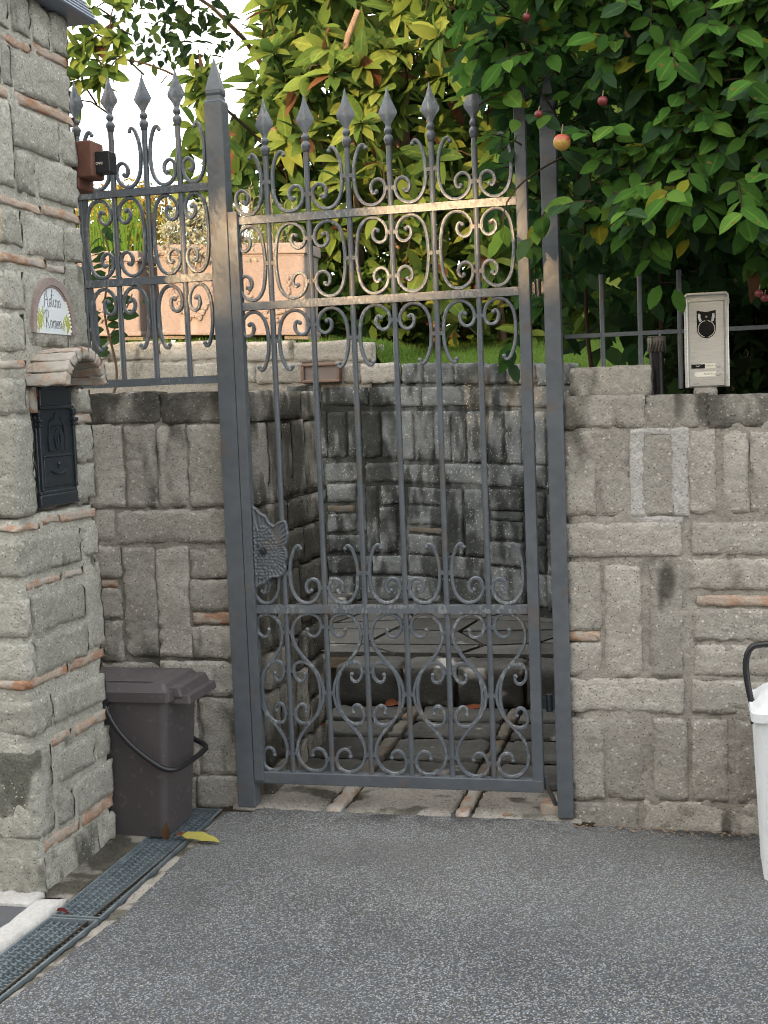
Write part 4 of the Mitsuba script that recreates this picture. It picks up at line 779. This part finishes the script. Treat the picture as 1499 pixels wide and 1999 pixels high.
# ---- magnolia
mg = thing('magnolia_tree', 'large sunlit magnolia with long glossy leaves behind the gate', 'tree')
BR = [[(-1.95, 5.6, 1.75), (-1.79, 5.2, 2.08), (-1.75, 5.0, 2.6), (-1.75, 4.9, 3.23), (-1.84, 4.85, 3.47), (-1.99, 4.8, 3.61)], [(-1.63, 5.2, 1.7), (-1.63, 5.2, 2.07), (-1.55, 5.0, 2.89), (-1.52, 4.9, 3.29), (-1.56, 4.8, 3.53)], [(-1.75, 4.9, 3.23), (-1.61, 4.8, 3.43), (-1.44, 4.8, 3.67)],
      [(-1.41, 5.3, 1.7), (-1.41, 5.3, 2.06), (-1.32, 5.0, 3.33), (-1.3, 4.7, 3.81), (-1.22, 4.6, 4.06), (-1.14, 4.6, 4.23)], [(-.8, 5.3, 1.8), (-.74, 5.0, 3.28), (-.71, 4.8, 3.82)], [(-.3, 5.4, 1.9), (-.25, 5.1, 3.0), (-.1, 4.9, 3.7)]]
rad = [.045, .030, .018, .05, .035, .035]
part(mg, 'trunk', tube(CubicSpline([0, .5, 1, 1.5], [(-1.2, 5.9, 1.5), (-1.15, 5.85, 2.6), (-1.1, 5.7, 3.8), (-1.0, 5.6, 5.0)])(np.linspace(0, 1.5, 14)), np.linspace(.11, .05, 14), 10), 'm_bark', True)
def sp3(P, n=16):
    P = np.array(P); s = np.r_[0, np.cumsum(np.linalg.norm(np.diff(P, axis=0), axis=1))]; return CubicSpline(s, P)(np.linspace(0, s[-1], n))
for P, r in zip(BR, rad): part(mg, 'branch', tube(sp3(P), np.linspace(r, r*.45, 16), 8), 'm_bark', True)
part(mg, 'branch', tube(sp3([(-1.9, 5.2, 3.3), (-2.3, 4.8, 3.75), (-2.75, 4.62, 4.02), (-3.1, 4.6, 4.08), (-3.35, 4.6, 4.0)]), np.linspace(.014, .004, 16), 6), 'm_twig', True)
part(mg, 'branch', tube(sp3([(-2.6, 4.7, 5.0), (-2.9, 4.62, 4.6), (-3.15, 4.6, 4.45)]), np.linspace(.010, .004, 16), 6), 'm_twig', True)
tips, axes = [], []
def inside(p):
    e = [((-.85, 5.5, 3.5), (1.45, 1.15, 2.1)), ((.35, 5.7, 3.6), (1.1, 1.1, 1.9)), ((-1.5, 5.4, 2.6), (.75, .95, .9)), ((-2.25, 5.0, 3.25), (.42, .55, .48))]
    return max(1-sum(((p[i]-c[i])/r[i])**2 for i in range(3)) for c, r in e)
while len(tips) < 470:
    p = np.array([R.uniform(-2.8, 1.3), R.uniform(4.25, 6.0), R.uniform(1.95, 5.0)])
    s = inside(p)
    if s < 0 or (s > .45 and R.random() < .55): continue
    if tips and min(np.linalg.norm(np.array(tips)-p, axis=1)) < .14: continue
    tips.append(p); a = unit(np.array([R.normal(0, .55), -.75+R.normal(0, .45), .35+R.normal(0, .55)])); axes.append(a)
OV = [(-3.3, 4.6, 4.18), (-3.15, 4.6, 4.2), (-2.97, 4.6, 4.24), (-3.27, 4.6, 3.98), (-3.18, 4.6, 3.91), (-3.08, 4.6, 4.05), (-2.93, 4.6, 4.11), (-3.17, 4.6, 4.45), (-3.01, 4.6, 4.46), (-2.89, 4.6, 4.48), (-3.32, 4.6, 3.85), (-3.23, 4.6, 4.08), (-3.09, 4.6, 4.29),
      (-2.22, 4.4, 3.92), (-2.29, 4.4, 3.68), (-2.24, 4.4, 3.48), (-2.34, 4.45, 3.84), (-2.19, 4.4, 3.76)]
small = len(tips)
for q in OV: tips.append(np.array(q)+R.normal(0, .03, 3)); axes.append(unit(np.array([R.normal(-.4, .5), -.5+R.normal(0, .4), R.normal(.1, .5)])))
Ms, kinds = [], []; stems = []
for i, (p, a) in enumerate(zip(tips, axes)):
    u = unit(np.cross(a, [.3, .2, .9])); w = np.cross(a, u); n = R.integers(8, 12); ph = R.uniform(0, 2*PI)
    if p[1] < 5.3: stems.append(tube(np.array([p-a*.20+[0, .05, -.06], p-a*.1, p]), [.008, .0065, .005], 5))
    sz = .83 if i >= small else 1.0
    for j in range(n):
        th = ph+j*2.4; el = R.uniform(.05, .75) if j < n-2 else R.uniform(1.0, 1.35)
        d = math.cos(el)*(math.cos(th)*u+math.sin(th)*w)+math.sin(el)*a+np.array([0, 0, -.22])
        L = (.175+.10*R.random())*sz
        Ms.append(orient(p+a*.012*j/n-a*.03, d, a*.8+np.array([0, -.15, .5])+R.normal(0, .25, 3), L)); r = R.random()
        kinds.append(5 if r < .035 else int(R.integers(0, 5)))
part(mg, 'twigs', cat(*stems), 'm_twig', True, stuff=True)
mb = [leaf_base(1, W, 6, f, d, .82, wv) for W, f, d, wv in ((.43, .12, .18, .02), (.40, .22, .30, .02), (.46, .08, .08, .03))]
foliage(mg, mb, Ms, kinds, [f'm_mag{i}' for i in range(6)], MAG, 300, low=leaf_base(1, .40, 4, .3, .22, .82))
# ---- camellia over the right wall
cm = thing('camellia_bush', 'dark green camellia bush with round fruits hanging over the right wall', 'bush')
CB = [[(.96, .5, 1.4), (.99, .4, 1.87), (1.0, .15, 2.32), (1.03, .1, 2.54)], [(1.26, .5, 1.4), (1.19, .5, 1.87), (1.16, .2, 2.47), (1.1, .1, 2.8)], [(.76, .5, 1.4), (.73, .3, 2.08), (.69, 0, 2.38), (.6, -.1, 2.53)], [(.72, .1, 2.35), (.63, -.1, 2.24), (.53, -.13, 2.16), (.5, -.14, 2.04)], [(1.14, -.05, 2.62), (1.14, -.1, 2.52), (1.16, -.2, 2.41)], [(1.6, .6, 1.4), (1.5, .4, 2.1), (1.4, .1, 2.6)], [(.8, .4, 2.3), (.6, .2, 2.7), (.45, .0, 2.85)]]
for ci, P in enumerate(CB): part(cm, 'branch', tube(sp3(P, 12), np.linspace(.004 if ci == 3 else .010, .0025, 12), 7), 'm_twig', True)
Ms, kinds, pref = [], [], []; stems = []
def lowz(x): return 1.93+.05*math.sin(x*9)+.04*math.sin(x*23)
nl = 0
def sprig(p, sz, kd, n=5):
    d0 = unit(np.array([R.normal(0, .8), -.55+R.normal(0, .35), -.25+R.normal(0, .55)])); q = p.copy(); path = [q.copy()]
    for j in range(n):
        q = q+d0*sz*.30; path.append(q.copy()); d0 = unit(d0+np.array([0, -.02, -.12]))
        side = unit(np.cross(d0, [0, 0, 1])+1e-6)*(1 if j % 2 else -1)
        d = unit(d0*.75+side*.75+np.array([R.normal(0, .2), R.normal(-.1, .2), -.25+R.normal(0, .25)]))
        up = np.array([R.normal(0, .35), -.75+R.normal(0, .3), .65+R.normal(0, .3)])
        Ms.append(orient(q.copy(), d, up, sz*(.75+.5*R.random()))); kinds.append(kd())
    stems.append(tube(np.array(path), np.linspace(.0035, .0018, len(path)), 4))
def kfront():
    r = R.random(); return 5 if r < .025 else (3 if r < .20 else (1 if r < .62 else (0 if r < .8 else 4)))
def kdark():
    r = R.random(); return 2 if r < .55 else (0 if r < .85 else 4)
cnt = 0
while cnt < 560:     # outer skin
    p = np.array([R.uniform(.42, 1.75), R.uniform(-.30, .02), R.uniform(1.9, 3.05)])
    x, y, z = p
    if z < lowz(x)+.05 or (1.0 < x < 1.27 and z < 2.04): continue
    if min((x-.716)**2+(z-2.25)**2, (x-.842)**2+(z-2.37)**2) < .0075: continue
    if x < .78 and z < 2.46+.12*math.sin(x*11) and (R.random() < (.66 if z > 2.25 else .84) or y > -.08): continue
    if x < .62 and z < 2.62 and R.random() < .8: continue
    if x < .55 and z < 2.40: continue
    if meshkit.noise(np.array([x*4.2, z*4.2, 3.3]), 5) < .31: continue
    sprig(p, .068+.028*R.random(), kfront, int(R.integers(4, 7))); cnt += 1
cnt = 0
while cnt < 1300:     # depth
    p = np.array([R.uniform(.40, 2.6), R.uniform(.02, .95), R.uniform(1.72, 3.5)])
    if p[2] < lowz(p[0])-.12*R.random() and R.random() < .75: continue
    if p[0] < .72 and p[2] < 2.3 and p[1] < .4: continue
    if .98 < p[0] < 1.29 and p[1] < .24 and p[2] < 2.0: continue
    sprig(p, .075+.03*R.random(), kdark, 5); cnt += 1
for (x, y, z, k) in [(1.00, -.12, 1.80, 1), (1.045, -.12, 1.785, 1)]:
    Ms.append(orient(np.array([x, y, z+.035]), np.array([-.5 if k and x < 1.02 else .35, -.2, -1.]), np.array([0, -1, .3]), .085)); kinds.append(1)
for (x, z, dx) in [(.50, 2.06, .2), (.485, 2.02, -.6), (.545, 2.0, .9), (.49, 2.045, -.3)]:
    Ms.append(orient(np.array([x, -.14, z]), np.array([dx, -.1, -1.]), np.array([.1, -1, .4]), .075)); kinds.append(3)
part(cm, 'twigs', cat(*stems), 'm_twig', True, stuff=True)
cb = [leaf_base(1, W, 6, f, d, .88, wv) for W, f, d, wv in ((.56, .20, .15, .01), (.52, .36, .28, .02), (.60, .10, .10, .03))]
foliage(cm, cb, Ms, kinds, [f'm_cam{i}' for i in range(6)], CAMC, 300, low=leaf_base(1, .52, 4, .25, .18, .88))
for (c, r, mt, lbn) in [((.716, -.34, 2.273), .028, 'm_fruit_yellow', 'yellow and red fruit on the bush, largest'), ((.842, -.33, 2.388), .016, 'm_fruit_red', None), ((1.305, -.15, 1.79), .014, 'm_fruit_red', None), ((1.322, -.15, 1.775), .013, 'm_fruit_red', None), ((.615, -.32, 2.665), .013, 'm_fruit_red', None), ((.642, -.30, 2.372), .013, 'm_fruit_red', None)]:
    b = trimesh.creation.icosphere(3, 1.0); v = b.vertices; rr = 1-.16*np.exp(-((1-v[:, 2])/.18)**1.5)-.06*np.abs(np.sin(np.arctan2(v[:, 1], v[:, 0])*1.5))
    b.vertices = v*rr[:, None]*r+np.array(c); calyx = [cyl(np.array(c)+[0, 0, r*.75], np.array(c)+[.004, .004, r*1.9], .002, 6)]
    fk = part(cm, 'fruit', b, mt, True, label=lbn); part(fk, 'stalk', cat(*calyx), 'm_bark')
scene['m_fruit_red'] = two(prin((.15, .025, .024), .35, specular=.5))
def fruit_col(p, n, uv): return mix((.42, .25, .06), (.36, .07, .035), smoothstep(.2, .8, (p.z-2.262)*18+.55*noise(p.x*60, p.y*60, p.z*60)))
scene['m_fruit_yellow'] = two(prin(fruit_col, .35, specular=.5))
# ---- dark hedge and a far tree behind, shrubs
def mass(key, label, catg, pts, size, cols, seed, W=.5, droop=.2, mat='m_leafvc', parent=None, upb=(0, -.5, .6), dirb=(0, -.3, -.2), name='foliage', seg=3, spread=1.0):
    r = np.random.default_rng(seed); n = len(pts)
    M = np.array([orient(pts[i], np.array(dirb)+spread*r.normal(0, .6, 3), np.array(upb)+r.normal(0, .4, 3), size*(.7+.6*r.random())) for i in range(n)])
    c = np.asarray(cols)[r.integers(0, len(cols), n)]*(.7+.6*r.random((n, 1)))
    g, c = batch(leaf_base(1, W, seg, .25, droop, .88), M, c)
    return part(parent, name, g, mat, True, color=c, stuff=True)
hk = thing('hedge', 'dark evergreen hedge closing the garden behind the magnolia', 'hedge')
n = 17000; P = np.stack([R.uniform(-2.6, 6, n), 6.5+R.random(n)*.9, 1.55+R.random(n)*3.85], 1)
P[:, 0] += .12*np.sin(P[:, 2]*3); mass(hk, '', '', P, .20, [(.03, .06, .015), (.045, .08, .02), (.02, .04, .015)], 3, parent=hk)
n = 2600; P = np.stack([R.uniform(.55, 3.2, n), R.uniform(1.1, 2.1, n), R.uniform(1.7, 3.6, n)], 1)
sh = thing('laurel_shrub', 'dark shrub in deep shade behind the camellia, over the right wall', 'shrub')
mass(sh, '', '', P, .13, [(.025, .05, .015), (.015, .03, .012)], 4, parent=sh)
n = 5500; P = np.stack([R.uniform(.98, 3.2, n), R.uniform(.5, 1.5, n), 1.45+.6*R.random(n)**1.2], 1)
mass(sh, '', '', P, .085, [(.03, .055, .018), (.02, .03, .012)], 5, parent=sh, name='undergrowth')
part(sh, 'stem', cat(*[tube(np.array([(x, y, 1.4), (x+.04, y-.03, 1.8), (x-.02, y, 2.3)]), [.016, .013, .01], 6) for x, y in ((1.3, .9), (1.6, .6), (1.85, 1.0), (1.05, 1.2), (2.3, .8))]), 'm_bark', True)
dt = thing('evergreen_tree', 'dark evergreen tree against the white sky, left of the magnolia top', 'tree')
c = np.array([-3.3, 6.6, 5.05]); n = 520; u = unit(R.normal(0, 1, (n, 3)))*(R.random((n, 1))**.4)*[.62, .6, .72]
P = c+u; P = P[meshkit.noise(P*4.5, 9) > .42]
mass(dt, '', '', P, .13, [(.02, .04, .02), (.035, .06, .02)], 6, parent=dt)
part(dt, 'trunk', tube(sp3([(-2.3, 7.4, 1.6), (-2.4, 7.3, 3.8), (-2.8, 7.0, 4.8), (-3.3, 6.6, 5.25)], 12), np.linspace(.06, .012, 12), 8), 'm_twig', True)
ss_ = thing('silver_shrub', 'bushy silver grey shrub spilling over the long planter', 'shrub')
n = 2600; u = unit(R.normal(0, 1, (n, 3)))*(R.random((n, 1))**.35)*[.30, .17, .17]; P = np.array([-2.02, 3.66, 2.68])+u
P[:, 2] += .12*np.clip((meshkit.noise(P*9, 4)-.5), -.5, .5)
n2 = 500; Q = np.stack([-2.0+R.normal(0, .17, n2), 3.535-.03*R.random(n2), 2.60-.22*R.random(n2)**1.6], 1)
Q = Q[meshkit.noise(Q*8, 6) > .5]
mass(ss_, '', '', np.vstack([P, Q]), .034, [(.30, .30, .21), (.24, .25, .17), (.36, .35, .26)], 7, .38, mat='m_silver', parent=ss_)
part(ss_, 'stems', cat(*[tube(np.array([(-2.0+.15*a, 3.7, 2.5), (-2.0+.25*a, 3.68, 2.64), (-2.0+.33*a+.03, 3.66, 2.76)]), [.005, .004, .003], 5) for a in np.linspace(-1, 1, 9)]), 'm_bark', True, stuff=True)
rs_ = thing('rosemary_shrub', 'upright grey green sprigs at the right end of the long planter', 'shrub')
ms, P = [], []
for i in range(16):
    x = -1.64+R.normal(0, .09); y = 3.70+R.normal(0, .06); h = .18+.32*R.random(); dx = R.normal(0, .05)
    ms.append(tube(np.array([(x, y, 2.46), (x+dx*.5, y, 2.46+h*.5), (x+dx, y-.02, 2.46+h)]), [.004, .003, .002], 5))
    for t in np.linspace(.15, 1, 26): P.append((x+dx*t+R.normal(0, .006), y-.02*t+R.normal(0, .006), 2.46+h*t))
part(rs_, 'stems', cat(*ms), 'm_bark', True, stuff=True)
mass(rs_, '', '', np.array(P), .045, [(.20, .23, .13), (.28, .29, .19)], 8, .16, mat='m_silver', parent=rs_, dirb=(0, -.1, .6))
bl = thing('bladed_plant', 'clump of long upright green blades in the left planter', 'plant')
ms = []
for i in range(60):
    x, y = -2.70+R.normal(0, .10), 3.74+R.normal(0, .06); h = .28+.22*R.random(); dx, dy = R.normal(0, .09), R.normal(0, .06)
    t = np.linspace(0, 1, 6); w = .006*(1-t**2)+.0008
    cx_, cy_, cz_ = x+dx*t**1.7, y+dy*t**1.7, 2.48+h*t
    v = np.concatenate([np.stack([cx_-w, cy_, cz_], 1), np.stack([cx_+w, cy_+.002, cz_], 1)]); f = []
    for j in range(5): f += [[j, 6+j, 7+j], [j, 7+j, j+1]]
    part(bl, 'blade', tm(v, f), 'm_blade', True)
scene['m_blade'] = leafmat((.10, .19, .035), .8, .4)
yl = thing('yellow_shrub', 'sunlit yellow green shrub behind the left planter', 'shrub')
n = 2600; u = unit(R.normal(0, 1, (n, 3)))*(R.random((n, 1))**.4)*[.46, .35, .42]; P = np.array([-2.95, 4.45, 2.68])+u
mass(yl, '', '', P, .055, [(.20, .20, .03), (.28, .22, .04), (.12, .15, .03)], 9, .45, parent=yl)
n = 1200; u = unit(R.normal(0, 1, (n, 3)))*(R.random((n, 1))**.4)*[.5, .3, .25]; P = np.array([-3.2, 5.1, 3.05])+u
gd = thing('orange_shrub', 'distant orange tinted shrub seen over the fence rail', 'shrub')
mass(gd, '', '', P, .06, [(.34, .20, .06), (.30, .25, .07)], 10, .45, parent=gd)
for k_, z in ((yl, 2.6), (gd, 3.0)):
    part(k_, 'stems', cat(*[tube(np.array([(-3.1+.1*a, 4.8, 1.7), (-3.1+.2*a, 4.75, 2.3), (-3.0+.3*a, 4.6, z)]), [.012, .009, .005], 5) for a in (-1, 0, 1)]), 'm_bark', True, stuff=True)
lh = thing('low_hedge', 'low green hedge in the background between the planters and the magnolia', 'hedge')
n = 4200; P = np.stack([R.uniform(-4.6, -.9, n), R.uniform(4.5, 5.3, n), 1.78+.75*R.random(n)], 1); mass(lh, '', '', P, .10, [(.05, .09, .02), (.08, .12, .025)], 15, parent=lh)
vn = thing('climbing_vine', 'leafy climbing stem behind the fence next to the pillar', 'vine')
VP = sp3([(-1.16, .34, 1.55), (-1.13, .32, 1.72), (-1.15, .30, 1.9), (-1.12, .30, 2.05), (-1.14, .28, 2.2)], 30)
part(vn, 'stem', tube(VP, np.linspace(.006, .003, 30), 6), 'm_bark', True)
part(vn, 'stem', tube(sp3([(-1.15, .30, 1.78), (-1.07, .28, 1.86), (-1.02, .28, 1.95)], 10), .003, 5), 'm_bark', True)
vb = mikit.ply(tm(*leaf_base(1, .58, 5, .2, .15, .85)), 'm_vine', True); scene['m_vine'] = leafmat((.045, .085, .03), .6, .4)
for i in range(40):
    q = VP[int(R.integers(2, 30))]+[0, -.005, 0] if i < 34 else np.array([-1.05+.03*R.normal(), .28, 1.9+.04*R.normal()])
    d = np.array([R.choice([-1, 1])*(.6+.4*R.random()), -.3+.3*R.normal(), .1*R.normal()-.1])
    scene[nkp(vn+'__leaf')] = {**vb, 'to_world': T(orient(q+unit(d)*.012, d, np.array([0, -.8, .5])+R.normal(0, .3, 3), .05+.025*R.random()))}
# ---- fallen leaves
def fallen(label, p, d, up, L, mat, base, extra=None):
    k = thing('fallen_leaf', label, 'leaf'); g = tm(*base); g.apply_transform(orient(np.array(p), np.array(d, float), np.array(up, float), L)); put(k, g, mat, True)
scene['m_leafyellow'] = leafmat((.42, .38, .10), .5, .5); scene['m_leafbrown'] = leafmat((.075, .042, .022), .3, .6); scene['m_leafred'] = leafmat((.09, .02, .02), .3, .5); scene['m_leafrust'] = leafmat((.20, .075, .042), .4, .6)
lf = leaf_base(1, .30, 8, .35, .05, .8, .05); lf2 = leaf_base(1, .5, 6, .8, .45, .9, .08)
fallen('yellow fallen leaf lying on the kerb and asphalt', (-.665, -.352, .016), (.16, -.04, .004), (.1, -.25, 1), .165, 'm_leafyellow', lf)
fallen('curled brown fallen leaf leaning on the brown bin', (-.712, -.372, .004), (.03, -.05, .30), (.4, -.9, .3), .055, 'm_leafbrown', lf2)
fallen('rust stalk end of leaf on the drain beside the yellow leaf', (-.655, -.36, .014), (-.05, .03, .012), (0, -.3, 1), .05, 'm_leafrust', lf2)
fallen('small dark red fallen leaf on the drain grate joint', (-.785, -1.03, .012), (.05, .012, .004), (0, -.2, 1), .038, 'm_leafred', lf2)
fallen('curled orange brown leaf on the path behind the gate, nearest', (-.57, .84, .06), (.06, -.04, .05), (.2, -.8, .5), .10, 'm_leafrust', lf2)
fallen('orange leaf at the foot of the garden step, left', (-.36, 1.44, .045), (.06, .02, .02), (0, -.7, .7), .08, 'm_leafrust', lf2)
fallen('flat orange red leaf at the foot of the garden step, right', (.03, 1.43, .045), (.10, .01, .01), (0, -.6, .8), .10, 'm_leafrust', lf)
g = tm(*lf2); g.apply_transform(orient(np.array((1.275, -.1, 1.87)), np.array((.03, -.05, -.1)), np.array((.5, -.9, .1)), .10)); part(cm, 'dead_leaf', g, 'm_leafbrown', True, label='drooping dead brown leaf near the right edge')
st = []
for i in range(110):
    x, y = R.uniform(.45, 1.35), -.03-.05*R.random()**2
    b = trimesh.creation.icosphere(0, 1.0); b.apply_scale([.003+.005*R.random()]*2+[.0025]); b.apply_translation([x, y, .004-.02*max(0, x-.66)]); st.append(b)
b = rough(.415, .445, -.01, .015, 0, .022, .01, .004, .006, .002, 44); st.append(b)
put('gravel', cat(*st), 'm_bark'); labels['gravel'] = {'label': 'crumbs of dark dirt along the wall foot', 'category': 'gravel', 'kind': 'stuff'}
# ---------------------------------------------------------------- the street behind the camera: it casts the shade
def house(name, label, x0, x1, y0, y1, h):
    t = thing(name, label, 'building')
    part(t, 'wall', box(x0, x1, y0, y1, -.1, h-.12), 'm_plaster'); part(t, 'roof', box(x0-.15, x1+.15, y0-.15, y1+.15, h-.12, h), 'm_terracotta')
    for i in range(3): part(t, 'window', box(x0+(i+.6)*(x1-x0)/3.4, x0+(i+1.1)*(x1-x0)/3.4, y1-.01, y1+.03, 1.0, 2.2), 'm_slate')
house('garage', 'low rendered garage across the street behind the viewer', -3.05, 8, -13, -9.05, 3.44)
house('garage', 'slightly taller garage further left across the street', -18, -3.4, -13, -9.05, 4.13)
tt = thing('street_tree', 'dense broad tree over the garage behind the viewer', 'tree')
part(tt, 'trunk', cat(*[tube(sp3([(x, -13.4, -.1), (x+.1, -13.3, 2.5), (x, -12.4, 4.4)], 10), np.linspace(.16, .08, 10), 8) for x in (-1.0, 3.0)]), 'm_bark', True)
n = 9000; Yt = R.uniform(-12.3, -9.3, n); gx0 = R.uniform(-1.65, 4.5, n); gz0 = R.uniform(1.80, 5.2, n); k_ = -Yt/.970    # gx0, gz0: where a leaf's shadow falls beside the gate
ok = (gx0 > -1.0+.1*np.sin(gz0*7)) | (gz0 < 2.85)
ok &= (gz0 > 2.2) | (R.random(n) < .55)
for (hx, hz, rx, rz) in [(-.53, 2.03, .10, .14), (-.70, 2.05, .06, .10), (.10, 2.03, .06, .12), (.36, 2.13, .18, .09), (-.21, 2.02, .06, .07), (-1.5, 2.25, .12, .08), (-1.25, 2.28, .10, .06), (-1.9, 2.3, .2, .2)]: ok &= ((gx0-hx)/(rx+.10))**2+((gz0-hz)/(rz+.09))**2 > 1
P = np.stack([gx0-.171*k_, Yt, gz0+.1736*k_], 1)[ok]
mass(tt, '', '', P, .24, [(.03, .06, .015), (.045, .075, .02)], 12, .6, parent=tt, upb=(0, .5, .6), dirb=(0, .2, -.2))
